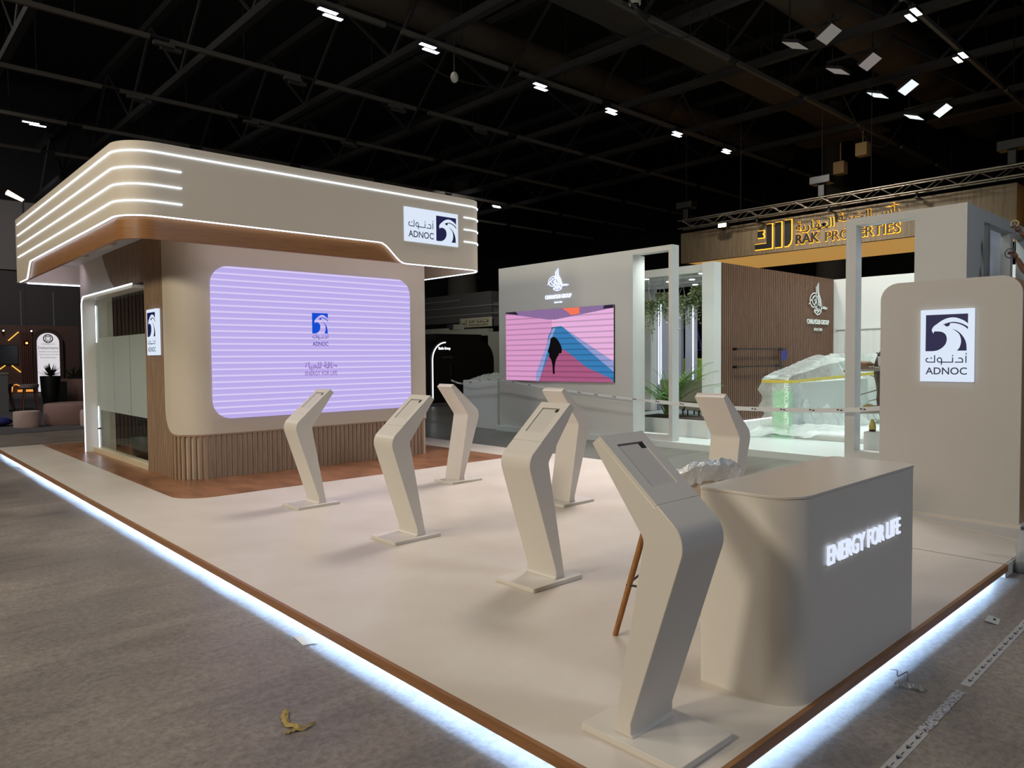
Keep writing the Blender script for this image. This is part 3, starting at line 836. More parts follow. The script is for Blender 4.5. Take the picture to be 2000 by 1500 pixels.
# ================================================================== white neighbouring stand
M_sw = mat('stand_white', (206, 206, 202), 0.55)
M_gloss = mat('stand_floor_white', (212, 220, 216), 0.3)
struct('floor_1', MB().box((9.1, 1.55, 0.0), (19.0, 11.2, 0.12)), M_gloss, label='glossy white raised floor of the neighbouring stand')
SW = 0.12
fw = thing('display_wall', 'tall white stand wall with pink video screen and an open frame at its right end', 'wall panel', (9.25, 8.7, SW))
obj('panel', MB().box((9.15, 7.245, SW), (9.36, 11.11, 3.736)), M_sw, fw)
obj('jamb', MB().box((9.36, 7.245, SW), (9.52, 7.45, 3.64)), M_sw, fw)
fo = MB().box((9.15, 6.344, SW), (9.36, 6.424, 3.736)).box((9.15, 6.424, 3.64), (9.36, 7.245, 3.736)).box((9.15, 6.424, SW), (9.36, 7.245, 0.235))
obj('frame', fo, M_sw, fw)
f2 = thing('frame_wall', 'white stand corner wall with open frame behind the taupe sign wall', 'wall panel', (9.6, 2.4, SW))
obj('frame', MB().box((9.15, 3.07, SW), (9.36, 3.217, 3.736)).box((9.15, 2.26, 3.625), (9.36, 3.07, 3.736)).box((9.15, 2.26, SW), (9.36, 3.07, 0.24)), M_sw, f2)
obj('panel', MB().box((9.15, 1.609, SW), (9.36, 2.26, 3.736)), M_sw, f2)
# return wall with window openings
obj('side_panel', MB().box((9.36, 1.609, SW), (9.93, 1.76, 3.736)).box((9.93, 1.609, 3.57), (15, 1.76, 3.736)).box((9.93, 1.609, SW), (15, 1.76, 0.3)).box((12.3, 1.609, 0.3), (15, 1.76, 3.57)), M_sw, f2)
obj('mullion', MB().box((10.17, 1.62, 0.3), (10.27, 1.75, 3.57)), mat('mullion_grey', (150, 152, 150), 0.5), f2)
obj('mullion', MB().box((11.35, 1.62, 0.3), (11.5, 1.75, 3.57)), M_sw, f2)
obj('inner_panel', MB().box((9.95, 2.15, SW), (13.4, 2.22, 3.88)), mat('lavender_lit_white', (196, 198, 216), 0.5), f2)  # tint of the lit interior wall put into the colour

# pink screen with its picture: flat emissive shapes on a thin panel
def stripe_emis(name, rgb, dark=0.82, freq=8.6, axis=2):
    if name in MATS: return MATS[name]
    m = mat(name, (5, 5, 6), 0.4, spec=0.1)
    n, l, b = nodes(m)
    tc = n.new('ShaderNodeTexCoord'); sp = n.new('ShaderNodeSeparateXYZ'); l.new(tc.outputs['Object'], sp.inputs[0])
    ml = n.new('ShaderNodeMath'); ml.operation = 'MULTIPLY'; ml.inputs[1].default_value = freq; l.new(sp.outputs[axis], ml.inputs[0])
    fr = n.new('ShaderNodeMath'); fr.operation = 'FRACT'; l.new(ml.outputs[0], fr.inputs[0])
    dk = tuple(int(v*dark) for v in rgb)
    c = ramp(m, fr.outputs[0], [(0.0, rgb), (0.55, rgb), (0.72, dk), (0.8, dk), (0.95, rgb)])
    l.new(c, b.inputs['Emission Color']); b.inputs['Emission Strength'].default_value = 1.0
    return m
ps = thing('picture_screen', 'pink and blue screen showing a dark figure walking, on the white stand wall', 'screen', (9.12, 9.27, 1.183))
YL, YR, ZB_, ZT_ = 10.844, 7.69, 1.183, 2.72
def scr(pts, k):
    out = []
    for x, y in pts:
        u = (x-92)/1828; top = 175-137*u; bot = 1305+63*u; v = (bot-y)/(bot-top)
        out.append((9.118-k*0.0012, YL+(YR-YL)*u, ZB_+(ZT_-ZB_)*v))
    return out
def shape(name, polys, m, k, label=None):
    mb = MB()
    for P in polys:
        q = scr(P, k); mb.add(q, [tuple(range(len(q)))])
    o = obj(name, mb, m, ps)
    if label: o['label'] = label
obj('housing', MB().box((9.118, YR, ZB_), (9.15, YL, ZT_)), M_black, ps)
shape('picture_wall', [[(92, 175), (92, 1305), (720, 1330), (940, 420), (940, 145)]], stripe_emis('px_pink', (222, 158, 206)), 1, 'pink left wall in the picture')
shape('picture_wall', [[(940, 145), (940, 420), (1100, 400), (1918, 1010), (1920, 38)]], stripe_emis('px_pink_pale', (236, 182, 226)), 1, 'pale pink right wall in the picture')
shape('picture_path', [[(720, 1330), (880, 560), (960, 420), (1100, 400), (1918, 1010), (1918, 1368)]], stripe_emis('px_blue', (58, 128, 186)), 1.2, 'blue path edge in the picture')
shape('picture_edge', [[(655, 1200), (960, 420), (1000, 440), (900, 700), (710, 1335), (655, 1330)], [(1130, 420), (1918, 1010), (1918, 1185), (1400, 680)]], stripe_emis('px_blue_pale', (150, 160, 214)), 2)
shape('picture_floor', [[(705, 1332), (900, 860), (1110, 790), (1200, 840), (1500, 1100), (1880, 1300), (1918, 1368)]], stripe_emis('px_rose', (172, 92, 132)), 3, 'rose coloured path in the picture')
shape('picture_rack', [[(92, 175), (92, 200), (880, 290), (1000, 290), (1920, 95), (1920, 38)]], stripe_emis('px_rack', (150, 118, 168), 0.7, 22, 1), 3, 'shop shelf band across the picture top')
shape('picture_rack', [[(1115, 100), (1400, 80), (1400, 190), (1260, 215), (1200, 150)]], emis('px_orange', (250, 120, 90)), 4, 'orange patch on the shelf band')
shape('picture_rack', [[(92, 178), (290, 160), (340, 215), (92, 198)], [(1780, 55), (1918, 40), (1918, 95), (1760, 110)]], emis('px_dark', (40, 36, 48)), 4, 'dark corner patches of the shelf band')
fig = catmull([(930, 600), (985, 585), (1030, 620), (1075, 690), (1108, 780), (1100, 860), (1068, 862), (1050, 900), (1020, 950), (1000, 1010), (985, 1120), (988, 1200), (965, 1215), (955, 1200), (945, 1050), (920, 960), (895, 930), (890, 860), (872, 830), (905, 720), (915, 640)], 4, True)
shape('picture_figure', [fig], emis('px_black', (10, 8, 12)), 5, 'dark walking figure seen from behind')

def tughra():
    mb = MB(); K = lambda L: catmull([((x-690)/1000, (985-y)/1000) for x, y in L], 5)
    w0 = 0.026
    for L, wd in (([(605, 330), (612, 450), (680, 590), (790, 780)], w0), ([(655, 280), (660, 430), (740, 610), (815, 760), (880, 830)], w0), ([(695, 240), (705, 470), (775, 600), (812, 720), (860, 800), (960, 800), (1065, 830)], w0*1.1),
                  ([(700, 560), (600, 500), (510, 495), (420, 540), (362, 630), (370, 720), (430, 800), (510, 822), (590, 790)], w0), ([(650, 560), (550, 555), (470, 600), (452, 660), (490, 740), (560, 790)], w0),
                  ([(315, 765), (380, 690), (450, 630), (530, 590)], w0), ([(820, 840), (900, 832), (960, 835), (1010, 855)], w0*0.9),
                  ([(545, 860), (530, 920), (590, 960), (650, 985), (730, 975), (800, 925), (815, 850), (800, 780)], w0), ([(590, 470), (600, 600), (650, 760), (760, 870), (790, 950)], w0),
                  ([(520, 640), (600, 700), (700, 820), (720, 900), (640, 950)], w0), ([(640, 560), (700, 700), (620, 820), (560, 930)], w0), ([(560, 700), (660, 760), (760, 760), (700, 880), (600, 900)], w0),
                  ([(600, 600), (560, 700), (560, 800), (640, 860), (760, 800)], w0)):
        mb.ribbon(K(L), wd)
    return mb
def thicken(mb, d):
    n = len(mb.v); vs = list(mb.v)+[(x, y, z+d) for x, y, z in mb.v]
    return MB().add(vs, [f[::-1] for f in mb.f]+[tuple(i+n for i in f) for f in mb.f])
def stand_logo(o, facing, sc, scy, m, label, txt_w, txt_h, txt_y, sub_w, sub_h, sub_y):
    t = thing('wall_logo', label, 'sign', o)
    Mx = face_mx(o, facing)
    a = tughra(); a.v = [(x*sc, y*scy, z+0.012) for x, y, z in a.v]
    obj('emblem', a.xf(Mx), m, t)
    obj('lettering', T(text_mb('CHALHOUB GROUP', txt_w, txt_h, 0.015, 0.02), 0, txt_y, 0.004).xf(Mx), m, t)
    obj('lettering', T(text_mb('SINCE 1955', sub_w, sub_h, 0.01, 0.01), 0, sub_y, 0.004).xf(Mx), m, t)
stand_logo((9.148, 9.215, 3.10), '-x', 0.83, 0.63, emis('logo_led', (214, 222, 255), 1.6), 'glowing calligraphy logo above the pink screen', 0.76, 0.085, -0.165, 0.23, 0.034, -0.262)
stand_logo((17.68, 7.535, 2.80), '-y', 1.5, 1.16, mat('logo_white', (216, 222, 218), 0.5), 'unlit white calligraphy logo on the brown slatted wall', 1.33, 0.13, -0.27, 0.5, 0.075, -0.45)

# brown slatted wall
bw = thing('slatted_wall', 'long brown slatted wall with white end post inside the white stand', 'wall panel', (15.7, 7.7, SW))
M_bs = noisy('brown_slat', [(0.3, (92, 65, 49)), (0.7, (112, 82, 63))], 0.5, (9, 9, 0.4), 4)
obj('backing', MB().box((12.74, 7.60, SW), (18.8, 7.80, 3.83)), mat('slat_gap_brown', (62, 44, 34), 0.8), bw)
sl = MB(); x = 12.78
while x < 18.75: sl.box((x, 7.56, SW+0.02), (x+0.062, 7.60, 3.83)); x += 0.092
obj('slats', sl, M_bs, bw)
obj('end_post', MB().box((12.46, 7.52, SW), (12.74, 7.84, 3.82)), M_sw, bw)
obj('floor_light', MB().box((12.9, 7.53, SW), (18.6, 7.55, SW+0.015)), emis('floor_led', (230, 240, 255), 5.0), bw)
# back wall with wainscot
kw = thing('back_wall_panel', 'white back wall of the white stand with grooved lower panelling', 'wall panel', (18.9, 4.6, SW))
obj('panel', MB().box((18.8, 1.8, SW), (19.0, 7.6, 3.83)), M_sw, kw)
wv = MB().box((18.76, 1.8, 2.40), (18.8, 7.5, 2.46))
y = 1.9
while y < 7.4: wv.box((18.785, y, SW), (18.8, y+0.16, 2.38)); y += 0.2
obj('wainscot', wv, M_sw, kw)
# clothes rails on the slatted wall
for z, x1, lb in ((1.85, 15.68, 'upper dark rail on the brown slatted wall'), (1.43, 15.52, 'lower dark rail on the brown slatted wall')):
    t = thing('wall_rail', lb, 'rail', (14.5, 7.5, z), 'dark rails on the slatted wall')
    obj('rod', MB().cyl((13.28, 7.45, z), (x1, 7.45, z), 0.016, n=10), M_darkmetal, t, smooth=40)
    for xx in (13.34, x1-0.15): obj('bracket', MB().cyl((xx, 7.45, z), (xx, 7.56, z), 0.035, n=12), M_darkmetal, t, smooth=40)
solo('hanging_tag', MB().add([(15.40, 7.43, 1.80), (15.70, 7.43, 1.83), (15.74, 7.43, 1.60), (15.46, 7.43, 1.55), (15.40, 7.44, 1.80), (15.70, 7.44, 1.83), (15.74, 7.44, 1.60), (15.46, 7.44, 1.55)], [(0, 1, 2, 3), (7, 6, 5, 4), (0, 4, 5, 1), (1, 5, 6, 2), (2, 6, 7, 3), (3, 7, 4, 0)]), mat('tag_blue', (44, 44, 120), 0.6), 'small blue booklet hanging at the end of the dark rails', 'booklet')

# plastic wrapped display counter
dc = thing('wrapped_display', 'display counter wrapped in clear plastic sheet with yellow tape before the brown wall', 'display counter', (13.2, 5.0, SW))
M_dark_in = mat('display_grey', (150, 150, 146), 0.6)
obj('counter_body', MB().box((11.45, 5.2, SW), (15.1, 5.6, 1.15)).box((15.3, 2.3, SW), (15.7, 6.1, 1.66)), mat('display_white', (190, 196, 192), 0.5), dc)
obj('lit_panel', MB().box((11.40, 5.19, SW+0.05), (11.47, 5.55, 1.0)), emis('green_panel', (110, 205, 120), 0.9), dc, label='green glowing panel under the sheet')
tx = text_mb('POLLEN ENCOUNTER', 1.0, 0.09, 0, 0.02)
tx.v = [(-b_, a_, c_) for a_, b_, c_ in tx.v]
obj('lettering', tx.xf(face_mx((11.30, 5.18, 0.74), '-x')), emis('panel_words', (225, 255, 225), 1.3), dc)
m = bpy.data.materials.new('plastic_sheet'); m.use_nodes = True
n_ = m.node_tree.nodes; l_ = m.node_tree.links; b_ = n_['Principled BSDF']
b_.inputs['Base Color'].default_value = (*lin((222, 230, 226)), 1); b_.inputs['Roughness'].default_value = 0.2
bump(m, noise_fac(m, (1.5, 1.5, 1), 3.0, 5, 0.55), 0.8, 0.12)
tr = n_.new('ShaderNodeBsdfTransparent'); mx = n_.new('ShaderNodeMixShader'); mx.inputs[0].default_value = 0.5
l_.new(b_.outputs[0], mx.inputs[1]); l_.new(tr.outputs[0], mx.inputs[2]); l_.new(mx.outputs[0], n_['Material Output'].inputs[0])
M_plastic = m
R_ = random.Random(11)
def sheet(P0, P1, P2, P3, nu, nv, amp, nrm, fold=9.0):
    # bilinear patch with vertical folds
    mb = MB(); vs = []; ph = [R_.uniform(0, 6) for _ in range(4)]
    for j in range(nv+1):
        for i in range(nu+1):
            u, v = i/nu, j/nv
            p = Vector(P0)*(1-u)*(1-v)+Vector(P1)*u*(1-v)+Vector(P2)*u*v+Vector(P3)*(1-u)*v
            d = amp*(math.sin(fold*u+3*v+ph[0])+0.6*math.sin(2.3*fold*u-4*v+ph[1])+0.5*math.sin(11*v+4*u+ph[2]))*(0.3+0.7*(1-v))+R_.uniform(-amp, amp)*0.35
            vs.append(tuple(p+Vector(nrm)*d))
    fs = [(j*(nu+1)+i, j*(nu+1)+i+1, (j+1)*(nu+1)+i+1, (j+1)*(nu+1)+i) for j in range(nv) for i in range(nu)]
    return mb.add(vs, fs)
s1 = sheet((11.05, 5.08, SW+0.06), (15.1, 4.95, SW+0.06), (15.15, 6.05, 1.74), (11.22, 5.12, 1.27), 60, 22, 0.055, (0, -1, 0), 22)
s1.join(sheet((15.1, 5.1, SW+0.1), (15.1, 2.2, SW+0.1), (15.2, 2.2, 1.72), (15.2, 6.1, 1.72), 44, 18, 0.06, (-1, 0, 0), 24))
vs = []; nE = 10; prof = [(0.18, 0.02, 0.16), (0.22, 0.0, 0.10), (0.30, 0.03, 0.05), (0.44, 0.08, 0.0), (0.56, 0.02, -0.06), (0.70, 0.05, 0.06), (0.80, 0.0, 0.02), (0.90, 0.04, -0.02), (1.02, 0.06, 0.07), (1.16, 0.02, 0.02), (1.24, 0.03, 0.0), (1.30, -0.08, -0.04)]
for z, dx, dy in prof:
    for i in range(nE+1):
        u = i/nE; vs.append((11.2-dx+0.08*(u-0.5)**2+R_.uniform(-.012, .012), 5.12+0.56*u+dy*u, z))
fs = [(j*(nE+1)+i, j*(nE+1)+i+1, (j+1)*(nE+1)+i+1, (j+1)*(nE+1)+i) for j in range(len(prof)-1) for i in range(nE)]
s1.add(vs, fs)
# top cover and the sheet trailing on the floor
s1.join(sheet((11.22, 5.1, 1.28), (11.22, 5.66, 1.28), (15.1, 6.4, 1.70), (15.1, 5.6, 1.60), 8, 20, 0.02, (0, 0, 1), 5))
s1.join(sheet((10.75, 5.95, SW+0.03), (11.2, 3.7, SW+0.10), (11.6, 3.8, SW+0.28), (11.3, 5.6, SW+0.25), 22, 8, 0.03, (0, 0, 1), 14))
obj('plastic_sheet', s1, M_plastic, dc, smooth=70)
tp = MB()
for (a, b) in (((11.16, 5.66, 1.19), (11.16, 5.05, 1.19)), ((11.16, 5.05, 1.19), (15.05, 5.02, 1.27)), ((14.0, 4.99, 1.36), (15.05, 4.99, 1.40)), ((15.02, 5.05, 1.25), (15.02, 2.2, 1.25)), ((15.02, 5.05, 1.37), (15.02, 3.3, 1.37))):
    d = (Vector(b)-Vector(a)).normalized(); s = d.cross(Vector((0, 0, 1)))*0.006
    A_, B2 = Vector(a), Vector(b); h = Vector((0, 0, 0.028))
    q = [A_-h-s, B2-h-s, B2+h-s, A_+h-s, A_-h+s, B2-h+s, B2+h+s, A_+h+s]
    tp.add(q, [(0, 1, 2, 3), (7, 6, 5, 4), (0, 4, 5, 1), (1, 5, 6, 2), (2, 6, 7, 3), (3, 7, 4, 0)])
obj('packing_tape', tp, mat('tape_yellow', (216, 196, 84), 0.4), dc, label='yellow packing tape around the sheet')
lw = T(text_mb('TO', 0.14, 0.085, 0, 0.02), 0.02, 0.24, 0).join(T(text_mb('TION', 0.28, 0.085, 0, 0.02), -0.02, 0.10, 0)).join(T(text_mb('CARE', 0.28, 0.085, 0, 0.02), 0.0, -0.04, 0))
obj('lettering', lw.xf(face_mx((14.98, 5.36, 0.92), '-x')), emis('panel_words'), dc, label='white glowing words at the back of the display')
solo('display_plinth', MB().box((11.15, 3.35, SW), (11.9, 5.0, SW+0.09)), M_sw, 'low white plinth in front of the plastic wrapped display', 'plinth', bevel=0.01)

# branch display stand
bs = thing('branch_stand', 'bare tree trunk stand with two plank shelves beside the taupe sign wall', 'display stand', (10.35, 3.12, SW))
M_bark = noisy('bark', [(0.3, (74, 66, 58)), (0.7, (120, 108, 96))], 0.9, (8, 8, 2), 5, bstr=0.4)
obj('trunk', MB().tube(catmull([(10.4, 3.02, SW), (10.38, 3.05, 0.5), (10.34, 3.12, 0.9), (10.36, 3.16, 1.2), (10.33, 3.20, 1.48), (10.30, 3.10, 1.75)], 4), [0.09]*5+[0.075]*5+[0.06]*5+[0.05]*5+[0.03], 9), M_bark, bs, smooth=60)
obj('plank', MB().tube([(10.2, 3.68, 1.425), (10.24, 3.4, 1.45), (10.28, 3.0, 1.47)], [0.022, 0.032, 0.035], 8), mat('driftwood', (150, 142, 132), 0.8), bs, smooth=60)
obj('plank', MB().tube([(10.2, 3.60, 0.735), (10.24, 3.35, 0.76), (10.28, 3.0, 0.79)], [0.022, 0.036, 0.04], 8), mat('driftwood'), bs, smooth=60)
for a, b in (((10.33, 3.18, 1.12), (10.2, 3.52, 1.0)), ((10.34, 3.16, 1.3), (10.25, 3.28, 1.36)), ((10.34, 3.15, 0.98), (10.25, 3.30, 0.93)), ((10.32, 3.2, 1.45), (10.22, 3.36, 1.58)), ((10.36, 3.14, 0.88), (10.26, 3.33, 0.83))):
    obj('twig', MB().cyl(a, b, 0.010, 0.004, 6), M_bark, bs)
def blob(name, c, sz, m, label, cat, seed=1, **kw):
    R2 = random.Random(seed); mb = MB().ball((0, 0, 0), 1, 14, 9)
    mb.v = [(c[0]+x*sz[0]*(1+R2.uniform(-.12, .12)), c[1]+y*sz[1]*(1+R2.uniform(-.12, .12)), c[2]+z*sz[2]*(1+R2.uniform(-.08, .08))) for x, y, z in mb.v]
    return solo(name, mb, m, label, cat, smooth=60, **kw)
bag = MB().tube([(10.2, 3.47, 1.53), (10.2, 3.42, 1.535), (10.21, 3.33, 1.53), (10.22, 3.26, 1.54), (10.23, 3.20, 1.525)], [0.012, 0.058, 0.055, 0.04, 0.014], 10)
solo('leather_pouch', bag, mat('leather_brown', (122, 92, 64), 0.6), 'brown leather pouch lying on the upper plank of the branch stand', 'pouch', smooth=60)
cp = thing('paper_cup', 'small white cup with dark blue ribbon on the upper branch shelf', 'cup', (10.3, 3.13, 1.505))
obj('body', MB().lathe([(0.035, 0), (0.052, 0.16), (0.046, 0.16), (0.03, 0.02)], (10.3, 3.13, 1.505), 14), mat('paper_white', (226, 228, 224), 0.6), cp, smooth=40)
obj('ribbon', MB().ball((10.29, 3.12, 1.69), 0.035, 8, 6, 1, 1.3, 0.7).tube([(10.29, 3.12, 1.70), (10.27, 3.19, 1.72), (10.27, 3.16, 1.67), (10.29, 3.10, 1.73)], 0.012, 6), mat('ribbon_blue', (30, 34, 84), 0.5), cp, smooth=60)
blob('wood_block', (10.22, 3.28, 0.845), (0.06, 0.085, 0.045), mat('raw_wood', (150, 132, 84), 0.7), 'yellowish wood chunk lying on the lower branch shelf', 'wood chunk', 4)
solo('white_pedestal', MB().box((10.15, 2.95, SW), (10.5, 3.33, 0.44)), M_sw, 'white pedestal block at the foot of the branch stand', 'pedestal', bevel=0.004)
jr = thing('honey_jar', 'small golden bottle with dark base on the white pedestal', 'bottle', (10.28, 3.24, 0.44))
obj('glass', MB().lathe([(0.05, 0.03), (0.055, 0.08), (0.035, 0.15), (0.022, 0.20)], (10.28, 3.24, 0.44), 14), mat('honey_glass', (190, 168, 90), 0.2), jr, smooth=50)
obj('base', MB().lathe([(0.05, 0.0), (0.055, 0.03), (0.05, 0.032)], (10.28, 3.24, 0.44), 14), mat('jar_dark', (60, 40, 26), 0.4), jr, smooth=50)

# pergola slabs with downlights, glowing posts
for i, (x0, x1, nm) in enumerate(((12.55, 13.0, 'front white ceiling beam over the planted corner'), (13.35, 14.15, 'second white ceiling beam over the planted corner with round lights'), (14.55, 15.35, 'rear white ceiling beam over the planted corner'))):
    t = thing('ceiling_beam', nm, 'beam', ((x0+x1)/2, 9.5, 3.62), 'white ceiling beams of the white stand')
    obj('slab', MB().box((x0, 7.84 if i == 0 else 7.8, 3.62), (x1, 11.3, 3.80)), M_sw, t)
    for (lx, ly) in ((((x0+x1)/2, 8.05+0.05*i), ((x0+x1)/2, 8.86+0.1*i), ((x0+x1)/2, 9.65))):
        obj('downlight', MB().cyl((lx, ly, 3.606), (lx, ly, 3.622), 0.07, n=16), emis('downlight', (245, 250, 255), 6.0), t)
t = thing('corner_post', 'white rear post carrying the ceiling beams of the planted corner', 'post', (15.3, 11.45, SW))
obj('shaft', MB().box((12.5, 11.3, 3.62), (15.5, 11.5, 3.80)).box((15.2, 11.3, SW), (15.5, 11.55, 3.80)), M_sw, t)
for (x, y, w_, nm) in ((15.6, 10.95, 0.55, 'white panel with double glowing edge line behind the palm'), (15.6, 10.2, 0.16, 'slim white post with one glowing line beside the blue ladder')):
    t = thing('light_post', nm, 'light post', (x, y, SW), 'glowing posts of the white stand')
    obj('panel', MB().box((x, y-w_*0.75, SW), (x+0.12, y+0.42 if w_ > 0.3 else y+0.2, 3.35 if w_ > 0.3 else 3.15)), mat('lavender_lit_white'), t)  # white panel, its lavender light put into the colour
    for dy in ((0.36, 0.28) if w_ > 0.3 else (-0.06,)):
        obj('led_line', MB().box((x-0.012, y+dy-0.012, SW+0.75), (x, y+dy+0.012, 3.33 if w_ > 0.3 else 3.1)), emis('post_led', (222, 236, 255), 3.0), t)
# planter with palm
pt_ = thing('planter_box', 'white planter box with dark soil inside the open frame', 'planter', (10.3, 7.0, SW))
obj('box', MB().box((9.95, 6.1, SW), (10.75, 7.82, 0.46)), M_sw, pt_, bevel=0.005)
obj('soil', MB().box((9.99, 6.14, 0.46), (10.71, 7.78, 0.475)), noisy('soil', [(0.3, (40, 30, 24)), (0.7, (70, 54, 44))], 0.95, ns=30, bstr=0.5), pt_)
pm = thing('palm_plant', 'green feathery palm growing in the white planter box', 'plant', (10.4, 7.3, 0.47))
M_palm = noisy('palm_green', [(0.3, (70, 116, 48)), (0.7, (112, 160, 70))], 0.5, ns=6)
R_ = random.Random(21)
fb = MB(); sb = MB()
for i in range(34):
    a = R_.uniform(0, 2*PI); ln = R_.uniform(0.85, 1.2); el = R_.uniform(1.0, 1.5)
    ln *= 0.62 if math.cos(a) < -0.25 else 1.0
    p = Vector((10.4+R_.uniform(-.08, .08), 7.3+R_.uniform(-.08, .08), 0.5)); d = Vector((math.cos(a)*math.cos(el), math.sin(a)*math.cos(el), math.sin(el)))
    pts = [p.copy()]; stp = ln/9
    for k in range(9):
        p = p+d*stp*1.25; d = (d+Vector((math.cos(a)*0.10, math.sin(a)*0.10, -0.088))).normalized(); pts.append(p.copy())
    sb.tube([tuple(q) for q in pts], [0.012-0.0009*k for k in range(10)], 4)
    for k in range(3, 10):
        dd = (pts[k]-pts[k-1]).normalized(); s = dd.cross(Vector((0, 0, 1)))
        s = s.normalized() if s.length > .01 else Vector((1, 0, 0))
        for sg in (-1, 1):
            for e in (0.0, 0.5):
                b0 = pts[k-1].lerp(pts[k], e); L = 0.34*(1-abs(k-6)/7)
                tip = b0+(s*sg*0.75+dd*0.75+Vector((0, 0, -0.30)))*L
                leaf(fb, b0, tip, 0.014)
obj('stems', sb, mat('palm_stem', (96, 116, 60), 0.6), pm, smooth=60)
obj('fronds', fb, M_palm, pm)
# hanging plants
def hanging(name_label, loc, seed, w_=0.30, drop=0.85):
    R2 = random.Random(seed)
    t = thing('hanging_plant', name_label, 'plant', loc, 'trailing plants hung from the ceiling beams')
    x, y, z = loc
    obj('hook', MB().tube([(x, y, 3.62), (x, y, z+0.36)], 0.006, 4).join(MB().tube([(x, y, z+0.36), (x+0.12, y, z+0.05)], 0.004, 4)).join(MB().tube([(x, y, z+0.36), (x-0.06, y+0.1, z+0.05)], 0.004, 4)).join(MB().tube([(x, y, z+0.36), (x-0.06, y-0.1, z+0.05)], 0.004, 4)), mat('hook_grey', (150, 150, 146), 0.5), t)
    obj('basket', MB().lathe([(0.05, -0.12), (0.12, -0.04), (0.135, 0.06), (0.12, 0.06)], loc, 14), mat('basket_pale', (176, 178, 166), 0.7), t, smooth=50)
    lf = MB(); vn = MB()
    for i in range(46):
        a = R2.uniform(0, 2*PI); r = R2.uniform(0.08, w_); dl = R2.uniform(0.2, drop)*(1.0 if R2.random() < .6 else .55)
        pts = [Vector((x+0.08*math.cos(a), y+0.08*math.sin(a), z+0.06)), Vector((x+r*0.8*math.cos(a), y+r*0.8*math.sin(a), z+0.10)), Vector((x+r*math.cos(a), y+r*math.sin(a), z-0.1)), Vector((x+r*1.03*math.cos(a), y+r*1.03*math.sin(a), z-dl))]
        vn.tube([tuple(p) for p in pts], 0.003, 3)
        n = int(8+dl*24)
        for k in range(n):
            u = k/n*3; j = min(2, int(u)); p = pts[j].lerp(pts[j+1], u-j)+Vector((R2.uniform(-.03, .03), R2.uniform(-.03, .03), R2.uniform(-.02, .02)))
            q = Vector((R2.uniform(-1, 1), R2.uniform(-1, 1), R2.uniform(-1, .2))).normalized()*0.072
            leaf(lf, p, p+q, 0.028)
    obj('vines', vn, mat('vine_green', (92, 104, 66), 0.7), t)
    obj('leaves', lf, noisy('ivy_green', [(0.3, (120, 136, 92)), (0.55, (158, 172, 124)), (0.8, (196, 206, 168))], 0.55, ns=9), t)
hanging('trailing plant in basket, first from the open frame jamb', (12.85, 9.62, 2.98), 31, 0.27, 0.95)
hanging('trailing plant in basket, between the frame jamb and right frame post', (12.85, 9.20, 3.14), 32, 0.24, 0.70)
hanging('trailing plant in basket, just past the right frame post', (12.85, 8.62, 3.04), 33, 0.26, 0.75)
hanging('trailing plant in basket, closest to the white end post of the brown wall', (12.85, 8.16, 3.22), 34, 0.25, 0.85)
# blue ladder, chairs
ld = thing('step_ladder', 'dark blue step ladder standing behind the planted corner', 'ladder', (17.0, 10.95, SW))
M_lad = mat('ladder_blue', (52, 58, 120), 0.45)
for sx in (-0.22, 0.22):
    obj('rail', MB().tube([(17+sx, 11.15, 2.75), (17+sx, 10.42, SW)], 0.035, 6), M_lad, ld)
    obj('rail', MB().tube([(17+sx, 11.25, 2.75), (17+sx, 11.85, SW)], 0.028, 6), M_lad, ld)
for k in range(8):
    u = (k+1)/9; obj('step', MB().box((16.78, 10.42+0.73*u-0.05, SW+2.63*u-0.015), (17.22, 10.42+0.73*u+0.05, SW+2.63*u+0.015)), M_lad, ld)
def armchair(label, loc, m, top=0.96):
    t = thing('lounge_chair', label, 'chair', loc, 'chairs of the planted corner')
    x, y, z = loc
    obj('seat', MB().box((x-0.32, y-0.32, z+0.18), (x+0.32, y+0.32, z+0.44)), m, t, bevel=0.05)
    obj('backrest', MB().prism([(y-0.36, z+0.40), (y+0.36, z+0.40), (y+0.40, z+top), (y-0.40, z+top)], 'x', x-0.36, x-0.24), m, t, bevel=0.03)
    for a in (-0.26, 0.26):
        for b in (-0.26, 0.26): obj('leg', MB().cyl((x+a, y+b, z), (x+a, y+b, z+0.19), 0.018, n=8), M_darkmetal, t)
M_taupe = mat('chair_taupe', (138, 130, 108), 0.7); M_lime = mat('chair_lime', (150, 176, 60), 0.6)
armchair('taupe lounge chair whose back shows below the blue ladder', (14.2, 8.95, SW), M_taupe)
armchair('taupe lounge chair next to the right frame post', (14.4, 9.75, SW), M_taupe)
armchair('lime green chair behind the taupe chairs, under the ladder', (16.1, 10.05, SW), M_lime, 1.5)
armchair('lime green chair beside the right frame post, partly hidden', (16.1, 10.85, SW), M_lime, 1.5)

